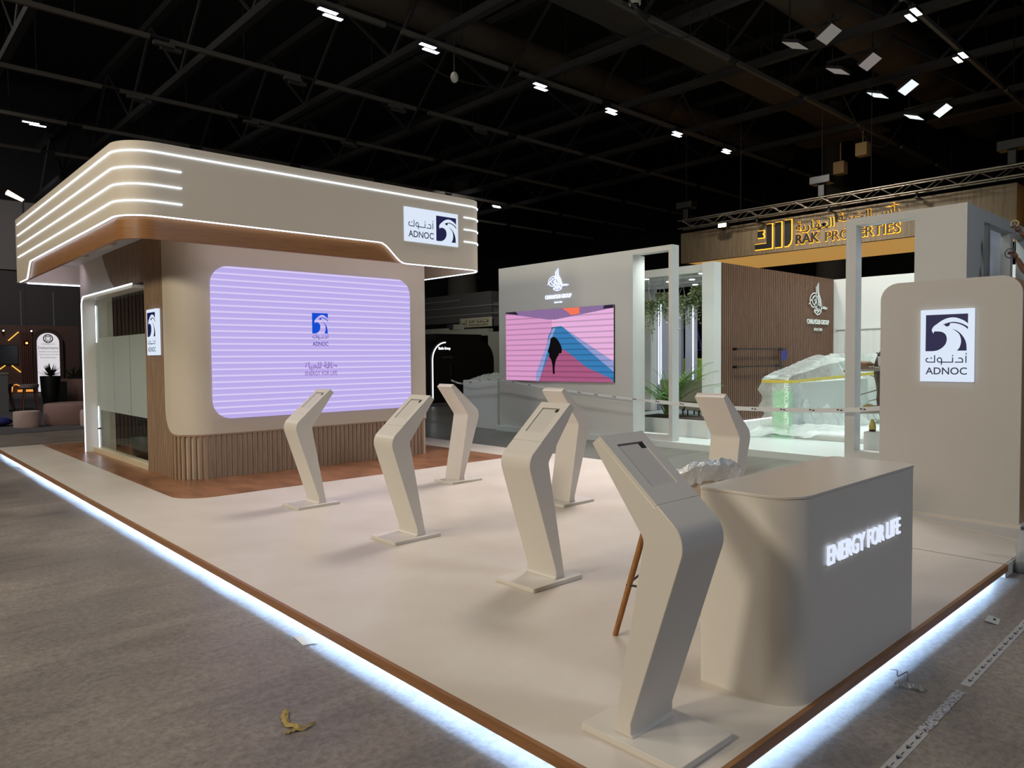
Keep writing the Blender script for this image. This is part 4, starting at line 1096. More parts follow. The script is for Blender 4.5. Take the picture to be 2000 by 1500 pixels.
# white box counter with crumpled sheet
solo('box_counter', MB().box((9.2, 11.25, 0.0), (9.9, 12.52, 1.15)), mat('box_pale', (216, 220, 220), 0.5), 'pale box shaped counter at the left end of the white stand', 'counter', bevel=0.01)
cs = MB(); R_ = random.Random(8); vs = []; nu, nv = 22, 14
for j in range(nv+1):
    for i in range(nu+1):
        u, v = i/nu, j/nv; e = min(u, 1-u, v, 1-v)
        vs.append((9.22+0.66*v, 11.27+1.1*u, 1.152+min(1, e*6)*(0.05+0.15*R_.random()*(0.4+0.6*math.sin(PI*min(1, u*1.3))))))
cs.add(vs, [(j*(nu+1)+i, j*(nu+1)+i+1, (j+1)*(nu+1)+i+1, (j+1)*(nu+1)+i) for j in range(nv) for i in range(nu)])
solo('crumpled_sheet', cs, mat('sheet_grey', (178, 180, 170), 0.6), 'crumpled pale plastic sheet on top of the box counter', 'plastic sheet', smooth=50)
# barrier tape
bp = catmull([(9.12, 12.9, 1.14), (9.0, 12.3, 1.07), (8.98, 11.6, 1.16), (8.96, 10.9, 1.19), (8.96, 9.9, 1.09), (8.96, 8.9, 1.005), (8.96, 8.0, 0.94), (8.96, 7.05, 0.885), (8.97, 6.0, 0.835), (8.97, 5.1, 0.81), (8.97, 4.1, 0.825), (8.97, 3.2, 0.86), (9.0, 2.6, 0.92), (9.13, 2.3, 0.96)], 4)
bt_ = thing('barrier_tape', 'white printed barrier tape strung across the front of the white stand', 'tape', (9.0, 7.5, 0.8))
vs = []; fs = []
for i, p in enumerate(bp):
    hw = 0.034 if p[1] < 6.6 else 0.020
    vs += [(p[0], p[1], p[2]-hw), (p[0], p[1], p[2]+hw), (p[0]+0.004, p[1], p[2]+hw), (p[0]+0.004, p[1], p[2]-hw)]
    if i:
        a, b = (i-1)*4, i*4
        fs += [(a+k, b+k, b+(k+1) % 4, a+(k+1) % 4) for k in range(4)]
obj('tape', MB().add(vs, fs), mat('tape_white', (226, 228, 226), 0.5), bt_)
mk = MB()
for i in range(2, len(bp)-1, 2):
    p = bp[i]; x = p[0]-0.003
    for k in range(2):
        mk.add([(x, p[1]+0.06-k*0.05, p[2]-0.004-k*0.006), (x, p[1]+0.025-k*0.05, p[2]-0.004-k*0.006), (x, p[1]+0.025-k*0.05, p[2]+0.014-k*0.006), (x, p[1]+0.06-k*0.05, p[2]+0.014-k*0.006)], [(0, 1, 2, 3)])
obj('printed_mark', mk, M_ink, bt_)

# ================================================================== properties stand with lit sign and truss
rk = thing('sign_fascia', 'long brown wood fascia carrying an amber backlit sign, behind the white stand', 'fascia', (22.8, 9.0, 5.12))
M_rkw = noisy('fascia_wood', [(0.2, (92, 78, 58)), (0.45, (128, 110, 84)), (0.6, (104, 88, 66)), (0.8, (146, 128, 100))], 0.55, (5, 5, 0.25), 3.0, 8)
obj('front_panel', MB().box((21.0, 3.72, 5.12), (21.15, 14.22, 6.22)), M_rkw, rk)
obj('side_panel', MB().box((21.15, 14.07, 5.12), (24.7, 14.22, 6.22)).box((21.15, 3.72, 5.12), (24.7, 3.87, 6.22)), M_rkw, rk)
obj('soffit', MB().box((21.15, 3.87, 5.14), (24.7, 14.07, 5.2)), mat('soffit_cove_glow', (226, 184, 120), 0.6, emit=(226, 172, 92), es=0.55), rk, label='amber soffit under the fascia, cove light given as its own glow')  # warm cove light put into the panel as emission
solo('dark_fascia', MB().box((22.2, -2.0, 5.0), (22.4, 3.66, 6.9)), mat('dark_brown_panel', (66, 48, 36), 0.7), 'dark brown fascia panel at the right edge, beside the wood fascia', 'fascia')
halo = emis('amber_halo', (255, 176, 50), 2.2)
M_rkblack = mat('sign_black', (16, 12, 10), 0.5)
rs = thing('backlit_sign', 'amber backlit black logo and lettering on the brown wood fascia', 'sign', (20.95, 8.9, 5.2))
Mx = face_mx((20.985, 11.2, 5.28), '-x')
def shapes(grow):
    g = grow; w_, h_ = 1.27, 0.84; mb = MB()
    def rect(a, b, c, d): mb.poly([(a*w_-g, b*h_-g), (c*w_+g, b*h_-g), (c*w_+g, d*h_+g), (a*w_-g, d*h_+g)], 0)
    mb.poly([(-g, -g), (0.47*w_+g, -g), (0.47*w_+g, 0.95*h_+g), (0.33*w_-g, 0.95*h_+g), (0.33*w_-g, 0.2*h_+g), (-g, 0.2*h_+g)], 0)
    rect(0.57, 0.0, 0.73, 0.97)
    mb.poly([(0.83*w_-g, -g), (0.90*w_+g*0.7, -g), (0.97*w_+g, 0.09*h_-g*0.5), (1.0*w_+g, 0.24*h_), (1.0*w_+g, 1.0*h_+g), (0.83*w_-g, 1.0*h_+g)], 0)
    mb.poly([(0.08*w_-g, 0.46*h_-g), (0.24*w_+g, 0.46*h_-g), (0.24*w_+g, 0.53*h_+g), (0.20*w_+g, 0.60*h_), (0.24*w_+g, 0.66*h_-g), (0.24*w_+g, 0.72*h_+g), (0.08*w_-g, 0.72*h_+g)], 0)
    return mb
obj('halo', shapes(0.028).xf(Mx), halo, rs)
lg = shapes(0.0); lg = thicken(T(lg, 0, 0, 0.03), 0.04)
obj('emblem', lg.xf(Mx), M_rkblack, rs)
def halo_text(s, x, y, w_, h_, b, b2, nm):
    g = 0.022
    obj('halo', T(text_mb(s, w_+2*g, h_+2*g, 0, b2, cx=0.0), x-g, y-g, 0.0).xf(Mx), halo, rs)
    obj('lettering', T(text_mb(s, w_, h_, 0.04, b, cx=0.0), x, y, 0.02).xf(Mx), M_rkblack, rs)
halo_text('RAK', 1.43, 0.015, 0.78, 0.32, 0.030, 0.055, 'bold')
halo_text('PROPERTIES', 2.40, 0.0, 2.20, 0.30, 0.0, 0.030, 'thin')
halo_text(ar('\uFE8D\uFEDF\uFECC\uFED8\uFE8E\uFEAD\uFEF3\uFE94'), 1.43, 0.36, 1.22, 0.36, 0.0, 0.025, 'ar thin')
halo_text(ar('\uFEAD\uFE83\uFEB1 \uFE8D\uFEDF\uFEA8\uFEF4\uFEE4\uFE94'), 2.80, 0.48, 1.78, 0.40, 0.02, 0.045, 'ar bold')
Mx2 = face_mx((22.19, 3.30, 5.1), '-x')
r2 = thing('backlit_sign', 'second amber backlit sign cut off at the right picture edge', 'sign', (22.15, 3.0, 5.1))
obj('halo', T(text_mb(ar('\uFE8D\uFEDF\uFECC'), 1.2, 0.5, 0, 0.07, 0.0), 0, 0.75, 0).join(T(text_mb('PR', 1.0, 0.5, 0, 0.09, 0.0), 0, 0.12, 0)).xf(Mx2), halo, r2)
obj('lettering', T(text_mb(ar('\uFE8D\uFEDF\uFECC'), 1.17, 0.46, 0.03, 0.0, 0.0), 0.015, 0.77, 0.02).join(T(text_mb('PR', 0.97, 0.46, 0.03, 0.0, 0.0), 0.015, 0.14, 0.02)).xf(Mx2), M_rkblack, r2)
tr_ = thing('lighting_truss', 'long aluminium lattice truss hanging in front of the wood fascia', 'truss', (20.5, 8.4, 6.26))
M_alu = mat('truss_aluminium', (150, 142, 128), 0.35, metal=0.9)
C4 = [(20.35, 6.28), (20.65, 6.28), (20.35, 6.56), (20.65, 6.56)]
for cx, cz in C4: obj('chord', MB().cyl((cx, 2.4, cz), (cx, 13.9, cz), 0.026, n=8), M_alu, tr_, smooth=60)
lt = MB(); y = 2.4; k = 0
while y < 13.6:
    for (x, z0, z1) in ((20.35, 6.28, 6.56), (20.65, 6.28, 6.56)):
        a, b = (z0, z1) if k % 2 == 0 else (z1, z0)
        lt.cyl((x, y, a), (x, y+0.42, b), 0.013, n=5)
    lt.cyl((20.35, y, 6.28), (20.65, y+0.42 if k % 2 else y, 6.28), 0.013, n=5)
    y += 0.42; k += 1
obj('lattice', lt, M_alu, tr_)
for yy in (12.35, 10.9, 8.5, 6.0):
    obj('clamp', MB().cyl((20.5, yy, 6.26), (20.5, yy, 6.12), 0.04, n=8).box((20.42, yy-0.05, 6.10), (20.9, yy+0.05, 6.14)), M_darkmetal, tr_)
fl = thing('truss_floodlight', 'bright warm floodlight fixed under the near end of the truss', 'floodlight', (20.4, 12.05, 6.08))
obj('housing', MB().box((20.3, 11.9, 6.08), (20.5, 12.25, 6.25)), M_black, fl)
obj('lens', MB().box((20.285, 11.93, 6.10), (20.3, 12.22, 6.22)), emis('flood_warm', (255, 238, 170), 14.0), fl)
for i, (yy, lb) in enumerate(((13.65, 'black chain hoist above the near end of the truss'), (8.72, 'black chain hoist above the middle of the truss'), (3.72, 'black chain hoist above the far right end of the truss'))):
    t = thing('chain_hoist', lb, 'hoist', (20.5, yy, 6.95), 'hoists carrying the truss')
    obj('motor', MB().box((20.3, yy-0.32, 6.98), (20.7, yy+0.32, 7.22)).box((20.42, yy-0.1, 6.6), (20.58, yy+0.1, 6.98)), M_black, t, bevel=0.02)
    obj('chain', MB().cyl((20.5, yy, 7.22), (20.5, yy, 16.0), 0.012, n=5), M_darkmetal, t)
for i, (yy, lb) in enumerate(((11.5, 'thin suspension wire over the near half of the truss'), (7.25, 'thin suspension wire over the far half of the truss'))):
    solo('suspension_wire', MB().cyl((20.5, yy, 6.56), (20.5, yy, 16.0), 0.012, n=5), M_darkmetal, lb, 'wire', 'wires over the truss')
solo('hall_column', MB().cyl((40, 16.9, 0), (40, 16.9, 16.0), 1.15, 0.45, 20), mat('column_grey', (96, 92, 86), 0.8), 'grey tapering hall column behind the amber soffit', 'column', smooth=40)
solo('hall_column', MB().cyl((35, 44.5, 0), (35, 44.5, 16.0), 1.6, 0.7, 20), mat('column_grey'), 'grey tapering hall column beyond the canopy end', 'column', smooth=40)

# ================================================================== black pavilion and grey stand in the gap
ap = thing('arched_pavilion', 'black barrel vaulted pavilion with glowing arch line', 'pavilion', (15.7, 21.8, 0.0))
def archp(x0, x1, zt, r):
    return [(x0, 0.0), (x1, 0.0)]+[(x1-r+r*math.cos(t), zt-r+r*math.sin(t)) for t in [PI/2*i/8 for i in range(9)]]+[(x0+r+r*math.cos(t), zt-r+r*math.sin(t)) for t in [PI/2+PI/2*i/8 for i in range(9)]]
obj('vault', MB().prism(archp(14.05, 17.22, 2.42, 0.85), 'y', 20.5, 23.0), mat('pavilion_black', (17, 17, 18), 0.35), ap, smooth=35)
obj('roof_box', MB().box((14.65, 20.9, 2.3), (16.92, 22.6, 2.62)), M_black, ap)
arc = [(14.16, 0.15), (14.16, 1.55)]+[(14.16+0.62-0.62*math.cos(t), 1.62+0.66*math.sin(t)) for t in [PI/2*i/8 for i in range(9)]]
mb = MB(); mb.tube([(x, 20.475, z) for x, z in arc], 0.022, 6)
obj('arch_light', mb, emis('arch_led', (245, 250, 255), 2.0), ap)
obj('handle', MB().box((15.0, 20.46, 1.04), (15.04, 20.5, 1.46)), mat('chrome'), ap)
mxa = face_mx((0, 20.495, 0), '-y')
obj('lettering', T(text_mb('Etoile Group', 0.56, 0.13, 0, 0.03, 0.0), 14.46, 1.98, 0).xf(mxa), emis('arch_led'), ap, label='glowing white name on the pavilion')
obj('lettering', T(text_mb('WE EMPOWER', 0.50, 0.075, 0, 0.0, 0.0), 14.62, 1.68, 0).xf(mxa), mat('letter_grey', (120, 120, 122), 0.5), ap, label='small grey words below the name')
gs = thing('grey_stand', 'unlit grey exhibition stand with box frame behind the black pavilion', 'stand', (26.6, 34, 0))
M_gs = mat('stand_grey', (120, 122, 112), 0.7); M_gd = mat('stand_dark_grey', (62, 62, 62), 0.6)
obj('frame', MB().box((26, 29.9, 0), (26.4, 31.0, 3.2)).box((26, 35.2, 0), (26.4, 37.8, 3.55)).box((26, 31.0, 3.0), (26.4, 35.2, 3.42)).box((26, 33.6, 3.4), (26.3, 34.3, 3.75)), M_gs, gs)
obj('curved_canopy', MB().prism(rrect(31.6, 3.9, 40.0, 5.7, [0.1, 0.1, 0.1, 0.1], 3), 'x', 26.8, 27.6), M_gd, gs)
for z in (4.35, 4.85, 5.3): obj('canopy_line', MB().box((26.78, 30.0 if z < 5 else 34.6, z), (26.8, 40, z+0.05)), mat('line_grey', (110, 110, 108), 0.5), gs)
obj('curved_canopy', MB().prism(rrect(28.0, 3.6, 34.5, 5.05, [0.1, 0.1, 0.1, 0.6], 6), 'x', 27.0, 27.8), M_gd, gs)
ag = thing('agency_board', 'small pale board with dark bird emblem and two line lettering on the grey stand', 'sign', (26.7, 33.0, 3.45))
Mg = face_mx((26.72, 33.0, 3.86), '-x')
obj('board', MB().box((-1.52, -0.28, -0.04), (1.52, 0.28, 0.0)).xf(Mg), mat('board_beige', (150, 146, 122), 0.7), ag)
e = MB()
for sgn in (-1, 1):
    e.poly([(-1.2+sgn*a, b) for a, b in catmull([(0.0, -0.20), (0.18, -0.10), (0.26, 0.08), (0.20, 0.22), (0.20, 0.02), (0.10, -0.05), (0.0, 0.0)], 3)], 0.004)
e.box((-0.86, -0.22, 0.0), (-0.83, 0.22, 0.006))
obj('emblem', e.xf(Mg), M_black, ag)
obj('lettering', T(text_mb(ar('\uFED7\uFEF4\uFE8E\uFED3\uFE94 \uFE8D\uFEDF\uFE94'), 1.9, 0.17, 0, 0.02), 0.30, -0.06, 0.004).join(T(text_mb('INTELLIGENCE AGENCY', 1.9, 0.10, 0, 0.03), 0.30, -0.21, 0.004)).join(MB().box((-0.65, 0.14, 0.002), (1.25, 0.155, 0.006))).xf(Mg), M_black, ag)

# ================================================================== lounge in the left distance
struct('floor_2', MB().box((-14, 19.0, 0.0), (14, 47.0, 0.012)), mat('lounge_carpet', (78, 76, 80), 0.9), label='dark grey carpet of the lounge stand')
M_pinkf = mat('pouf_pink', (190, 168, 166), 0.85); M_mauvef = mat('pouf_mauve', (140, 112, 110), 0.85)
def pouf(label, c, r, h, m):
    mb = MB().lathe([(r*0.97, 0.0), (r, 0.03), (r*1.01, h*0.5), (r, h-0.05), (r*0.96, h-0.01), (r*0.8, h)], (c[0], c[1], 0.012), 32)
    return solo('round_pouf', mb, m, label, 'pouf', 'round poufs of the lounge', smooth=50)
pouf('small pale pink round pouf standing alone left of the big mauve pouf', (1.42, 20.75, 0), 0.30, 0.41, M_pinkf)
pouf('big mauve round pouf between two small pale ones', (2.62, 21.1, 0), 0.76, 0.56, M_mauvef)
pouf('small pale pink round pouf half hidden by the booth wall', (2.80, 19.95, 0), 0.34, 0.42, M_pinkf)
blob('blue_bag', (0.95, 21.55, 0.13), (0.28, 0.28, 0.11), mat('bag_blue', (44, 48, 120), 0.5), 'blue bag of pale items lying on the dark carpet edge', 'bag', 6)
wl = thing('lounge_wall', 'dark red-brown lounge wall with glowing gold lines', 'wall panel', (4.6, 44.3, 0.012))
obj('panel', MB().box((0.5, 44.1, 0.012), (7.6, 44.3, 3.6)), mat('lounge_brown', (84, 60, 52), 0.8), wl)
rb = MB(); x = 4.9
while x < 5.4: rb.box((x, 44.0, 0.012), (x+0.05, 44.1, 3.3)); x += 0.09
obj('rib_panel', rb, mat('rib_red_brown', (92, 52, 44), 0.7), wl)
M_gold = emis('gold_line', (255, 200, 90), 1.2)
for a, b in (((4.38, 2.78), (4.84, 3.24)), ((3.95, 1.28), (4.22, 1.50)), ((4.50, 1.49), (4.88, 1.13))):
    obj('gold_line', MB().cyl((a[0], 44.06, a[1]), (b[0], 44.06, b[1]), 0.028, n=6), M_gold, wl)
obj('foot_light', MB().box((4.7, 43.9, 0.10), (5.85, 44.0, 0.22)), emis('foot_glow', (255, 170, 80), 0.9), wl, label='orange light line at the wall foot')
obj('arch_lamp', MB().tube([(4.45, 44.0, 0.1), (4.5, 44.0, 0.45), (4.65, 44.0, 0.5), (4.85, 44.0, 0.4)], 0.03, 6), emis('foot_glow'), wl)
tvt = thing('wall_tv', 'large dark television on the lounge wall', 'television', (4.2, 44.05, 1.54))
obj('frame', MB().box((3.5, 44.02, 1.54), (4.78, 44.1, 2.56)), mat('tv_frame', (14, 14, 16), 0.4), tvt)
obj('screen', MB().box((3.52, 44.01, 1.57), (4.76, 44.02, 2.53)), M_glossblack, tvt)
aa = thing('arch_lightbox', 'tall white glowing arch sign with round emblem and shop names', 'sign', (6.1, 43.85, 0.012))
obj('frame', MB().prism(archp(5.42, 6.80, 3.42, 0.65), 'y', 43.86, 44.0), mat('arch_frame_brown', (56, 36, 30), 0.6), aa)
obj('light_face', MB().prism([(x, z+0.08) for x, z in archp(5.60, 6.62, 3.12, 0.50)], 'y', 43.83, 43.87), emis('arch_face', (226, 222, 226), 0.95), aa)
ml_ = face_mx((6.11, 43.825, 0), '-y')
rg = MB()
cc = [(0.21*math.cos(t), 2.90+0.21*math.sin(t)) for t in [2*PI*i/24 for i in range(24)]]
rg.ribbon(cc, 0.05, True)
for sg in (-1, 1):
    rg.ribbon([(sg*0.05, 3.06), (sg*0.12, 2.98), (sg*0.09, 2.86), (sg*0.15, 2.78)], 0.035); rg.ribbon([(sg*0.03, 2.82), (sg*0.07, 2.72)], 0.04)
rg.ribbon([(-0.06, 3.03), (0, 2.98), (0.06, 3.03)], 0.03)
obj('emblem', rg.xf(ml_), mat('emblem_grey', (46, 44, 46), 0.6), aa)
lw = MB()
for s, w_, h_, z in (('STARBUCKS', 0.62, 0.06, 2.58), ('Debenhams', 0.92, 0.14, 2.34), ('AMERICAN EAGLE', 0.92, 0.06, 2.17), ('foot locker outfitters', 0.92, 0.055, 2.02), ('Footlocker', 0.76, 0.07, 1.86)):
    if s.startswith('foot') : s = 'AMERICAN EAGLE OUTFITTERS'
    lw.join(T(text_mb(s, w_, h_, 0, 0.0), 0, z, 0))
obj('lettering', lw.xf(ml_), mat('emblem_grey'), aa)
pc = thing('pink_counter', 'dusty pink panelled counter beside the black planter in the lounge', 'counter', (4.9, 30.3, 0.012))
cb = MB().box((4.04, 30.0, 0.012), (6.2, 30.7, 1.02))
obj('body', cb, mat('counter_pink', (146, 112, 106), 0.7), pc)
bpn = thing('black_planter', 'tall black planter with dark spiky plant before the glowing arch sign', 'planter', (3.55, 29.3, 0.012))
obj('pot', MB().lathe([(0.22, 0.0), (0.30, 0.5), (0.33, 1.15), (0.28, 1.15)], (3.52, 29.3, 0.012), 20).box((3.55, 29.1, 0.012), (4.0, 29.6, 0.95)), M_black, bpn, smooth=40)
R_ = random.Random(4); lf = MB()
for i in range(60):
    a = R_.uniform(0, 2*PI); el = R_.uniform(0.1, 1.4); L = R_.uniform(0.3, 0.6); b0 = Vector((3.52, 29.3, 1.15))
    leaf(lf, b0, b0+Vector((math.cos(a)*math.cos(el), math.sin(a)*math.cos(el), math.sin(el)*0.9))*L, 0.04)
obj('leaves', lf, mat('leaf_black', (24, 28, 22), 0.7), bpn)
t = thing('counter_plant', 'dim bushy plant standing on the dusty pink counter', 'plant', (4.7, 30.35, 1.02))
lf = MB()
for i in range(60):
    a = R_.uniform(0, 2*PI); el = R_.uniform(0.2, 1.4); L = R_.uniform(0.25, 0.55); b0 = Vector((4.7+R_.uniform(-.4, .4), 30.35, 1.06))
    leaf(lf, b0, b0+Vector((math.cos(a)*math.cos(el), math.sin(a)*math.cos(el), math.sin(el)))*L, 0.04)
obj('leaves', lf, mat('leaf_dim', (50, 58, 38), 0.7), t)
obj('pot', MB().box((4.3, 30.2, 1.022), (5.1, 30.5, 1.12)), M_black, t)
lc = thing('grey_bar', 'grey bar counter at the far left of the lounge', 'counter', (1.5, 28.2, 0.012))
obj('body', MB().box((0.4, 27.9, 0.012), (2.04, 28.5, 1.28)), mat('bar_grey', (110, 112, 116), 0.6), lc)
obj('top', MB().box((0.38, 27.88, 1.28), (2.06, 28.52, 1.33)), mat('bar_top', (140, 138, 134), 0.5), lc)
def lounge_stool(label, x, y):
    t = thing('lounge_stool', label, 'stool', (x, y, 0.012), 'bar stools of the lounge')
    m_ = mat('stool_red_wood', (96, 56, 44), 0.6)
    obj('seat', MB().lathe([(0.16, 0.78), (0.26, 0.82), (0.27, 0.93), (0.25, 0.93), (0.2, 0.87)], (x, y, 0.012), 20), mat('stool_mauve', (128, 118, 124), 0.7), t, smooth=50)
    for a, b in ((-1, -1), (1, -1), (1, 1), (-1, 1)):
        obj('leg', MB().cyl((x+0.24*a, y+0.24*b, 0.012), (x+0.14*a, y+0.14*b, 0.80), 0.02, 0.024, 8), m_, t)
lounge_stool('mauve lounge bar stool with slanted red-brown legs, second from the grey bar', 2.50, 27.0)
lounge_stool('mauve lounge bar stool closest to the grey bar', 2.12, 29.2)
pdl = thing('pendant_lamp', 'round glass pendant lamp glowing amber before the lounge wall', 'lamp', (3.74, 35, 2.3))
obj('globe', MB().ball((3.74, 35, 2.47), 0.13, 14, 10), glass_mat('globe_glass', (230, 200, 160)), pdl, smooth=60)
obj('bulb', MB().ball((3.74, 35, 2.47), 0.045, 8, 6), emis('bulb_amber', (255, 190, 110), 6.0), pdl, smooth=60)
obj('cord', MB().cyl((3.74, 35, 2.6), (3.74, 35, 16.0), 0.006, n=4), M_black, pdl)
for i, (x, lb) in enumerate(((1.9, 'thin vertical light line on the dark wall, nearest the left picture edge'), (5.55, 'thin vertical light line on the dark wall, left of the arch sign'), (7.15, 'thin vertical light line on the dark wall, above the arch sign'), (8.8, 'thin vertical light line on the dark wall, beside the booth'))):
    if i == 0: continue
    solo('wall_light_line', MB().box((x, 47.86, 3.7), (x+0.035, 47.9, 5.7)), emis('faint_line', (64, 62, 64), 1.0), lb, 'light', 'vertical light lines on the far wall')
for x, lb in ((4.16, 'tiny spotlight above the television'), (5.38, 'tiny spotlight left of the arch sign top')):
    t = thing('wall_spotlight', lb, 'spotlight', (x, 43.9, 3.28), 'tiny spotlights on the lounge wall')
    obj('housing', MB().cyl((x, 43.9, 3.3), (x, 44.1, 3.36), 0.06, n=8), M_black, t)
    obj('lens', MB().ball((x, 43.88, 3.29), 0.04, 8, 6), emis('spot_lens', (255, 240, 220), 6.0), t)

# ================================================================== person on a ladder behind the sign wall
SX2 = 9.6
sl_ = thing('work_ladder', 'aluminium platform ladder under the working person behind the sign wall', 'ladder', (SX2, 0.72, 0.0))
for a in (-0.25, 0.25):
    obj('rail', MB().cyl((SX2+a, 0.35, 0.0), (SX2+a, 0.62, 1.34), 0.025, n=8), M_alu, sl_)
    obj('rail', MB().cyl((SX2+a, 1.15, 0.0), (SX2+a, 0.86, 1.34), 0.025, n=8), M_alu, sl_)
for k in range(4): obj('step', MB().box((SX2-0.25, 0.40+0.05*k, 0.28+0.27*k), (SX2+0.25, 0.50+0.05*k, 0.31+0.27*k)), M_alu, sl_)
obj('step', MB().box((SX2-0.27, 0.55, 1.33), (SX2+0.27, 0.93, 1.36)), M_alu, sl_)
def skin_body(name, nodes_, edges, m, parent, sub=1, root=0):
    me = bpy.data.meshes.new(name); org = ORG[parent.name]
    me.from_pydata([tuple(Vector(p)-org) for p, r in nodes_], edges, [])
    o = bpy.data.objects.new(name, me); COL.objects.link(o); o.parent = parent
    o.modifiers.new('skin', 'SKIN').use_smooth_shade = True
    if not me.skin_vertices: me.attributes.new('skin_data', 'FLOAT', 'POINT')
    sv = me.skin_vertices[0].data
    for i, (p, r) in enumerate(nodes_):
        sv[i].radius = (r, r) if not isinstance(r, tuple) else r
        sv[i].use_root = (i == root)
    s = o.modifiers.new('sub', 'SUBSURF'); s.levels = sub; s.render_levels = sub
    me.materials.append(m)
    return o
pe = thing('person', 'person in a teal shirt reaching up to the white wall, holding tape and strap', 'person', (SX2, 0.72, 1.36))
M_skin = mat('skin_brown', (112, 78, 60), 0.55)
x = SX2
N = [((x, .70, 2.22), .13), ((x, .70, 2.42), .13), ((x, .70, 2.62), .15), ((x, .71, 2.80), .10), ((x, .73, 2.92), .055), ((x, .75, 3.02), .085), ((x, .77, 3.12), .085),     # 0-6 pelvis..head
     ((x+.17, .71, 2.78), .065), ((x+.27, .83, 2.90), .05), ((x+.20, .99, 3.16), .042), ((x+.03, 1.11, 3.32), .032),                                   # right arm 7-10
     ((x-.17, .71, 2.76), .065), ((x-.24, .88, 2.66), .05), ((x-.16, 1.03, 2.80), .042), ((x-.03, 1.13, 2.97), .030),                                  # left arm 11-14
     ((x+.10, .70, 2.14), .095), ((x+.11, .72, 1.80), .065), ((x+.11, .70, 1.45), .045), ((x+.11, .82, 1.40), .04),
     ((x-.10, .70, 2.14), .095), ((x-.11, .72, 1.80), .065), ((x-.11, .70, 1.45), .045), ((x-.11, .82, 1.40), .04)]
Ed = [(0, 1), (1, 2), (2, 3), (3, 4), (4, 5), (5, 6), (3, 7), (7, 8), (8, 9), (9, 10), (3, 11), (11, 12), (12, 13), (13, 14), (0, 15), (15, 16), (16, 17), (17, 18), (0, 19), (19, 20), (20, 21), (21, 22)]
try:
    skin_body('body', N, Ed, M_skin, pe, 2)
    S_ = [((x, .70, 2.20), .150), ((x, .70, 2.42), .145), ((x, .70, 2.62), .168), ((x, .71, 2.80), .115), ((x+.17, .71, 2.78), .082), ((x+.25, .80, 2.87), .068), ((x-.17, .71, 2.76), .082), ((x-.23, .84, 2.69), .068)]
    skin_body('shirt', S_, [(0, 1), (1, 2), (2, 3), (3, 4), (4, 5), (3, 6), (6, 7)], mat('shirt_teal', (62, 92, 100), 0.8), pe, 2)
    Tt = [((x, .70, 2.22), .150), ((x+.10, .70, 2.12), .105), ((x+.11, .72, 1.80), .080), ((x+.11, .70, 1.47), .065), ((x-.10, .70, 2.12), .105), ((x-.11, .72, 1.80), .080), ((x-.11, .70, 1.47), .065)]
    skin_body('trousers', Tt, [(0, 1), (1, 2), (2, 3), (0, 4), (4, 5), (5, 6)], mat('trousers_dark', (40, 42, 52), 0.8), pe, 2)
    def hand(c, d, side, up):
        # palm and five curled fingers; d = wrist direction, side = across the knuckles, up = out of the back of the hand
        c, d, side, up = Vector(c), Vector(d).normalized(), Vector(side).normalized(), Vector(up).normalized()
        nd = [(tuple(c), .026), (tuple(c+d*0.045), (.042)), (tuple(c+d*0.085), .038)]; ed = [(0, 1), (1, 2)]
        o = skin_body('hand', nd, ed, M_skin, pe, 1)
        for k, (off, L) in enumerate(((-0.034, .9), (-0.012, 1.0), (0.010, .95), (0.032, .78))):
            b0 = c+d*0.082+side*off
            p1 = b0+(d*0.035+up*-0.008)*L; p2 = p1+(d*0.010-up*0.030)*L; p3 = p2+(-d*0.022-up*0.012)*L
            skin_body('finger', [(tuple(b0), .0100), (tuple(p1), .0095), (tuple(p2), .0088), (tuple(p3), .0075)], [(0, 1), (1, 2), (2, 3)], M_skin, pe, 1)
        b0 = c+d*0.030-side*0.036
        skin_body('thumb', [(tuple(b0), .012), (tuple(b0+d*0.03-side*0.022-up*0.010), .0105), (tuple(b0+d*0.058-side*0.014-up*0.026), .009)], [(0, 1), (1, 2)], M_skin, pe, 1)
    hand((x+.03, 1.11, 3.32), (-.15, .5, .85), (1, 0, .1), (0, -0.85, 0.5))
    hand((x-.03, 1.13, 2.97), (.1, .55, .8), (1, 0, -.1), (0, -0.85, 0.5))
    obj('hair', MB().ball((x, .755, 3.14), 0.108, 16, 10, 0.95, 1.05, 0.9), mat('hair_black', (20, 18, 18), 0.8), pe, smooth=60)
    fc = MB().ball((x, .875, 3.06), 0.020, 8, 6, 0.8, 1, 1.2)
    obj('nose', fc, M_skin, pe, smooth=60)
    for sg in (-1, 1):
        obj('eye', MB().ball((x+sg*0.035, .852, 3.10), 0.013, 8, 6), mat('eye_white', (220, 216, 210), 0.3), pe, smooth=60)
        obj('ear', MB().ball((x+sg*0.098, .77, 3.08), 0.026, 8, 6, 0.5, 0.8, 1.2), M_skin, pe, smooth=60)
    obj('mouth', MB().ball((x, .858, 3.01), 0.024, 8, 6, 1.2, 0.4, 0.35), mat('lips', (120, 70, 62), 0.5), pe, smooth=60)
    for sg in (-1, 1): obj('shoe', MB().ball((x+sg*0.11, .77, 1.40), 0.05, 12, 8, 0.95, 2.4, 0.8), mat('shoe_dark', (30, 30, 34), 0.6), pe, smooth=60)
except Exception as ex_:
    print('PERSON FAILED', ex_)
tpr = MB()
n = 20
for ro_, zz in ((0.05, -0.02), (0.05, 0.02), (0.034, 0.02), (0.034, -0.02)):
    tpr.v += [(x+0.02+zz, 1.17+ro_*math.cos(2*PI*i/n), 3.44+ro_*math.sin(2*PI*i/n)) for i in range(n)]
for k in range(4):
    for i in range(n): tpr.f.append((k*n+i, k*n+(i+1) % n, ((k+1) % 4)*n+(i+1) % n, ((k+1) % 4)*n+i))
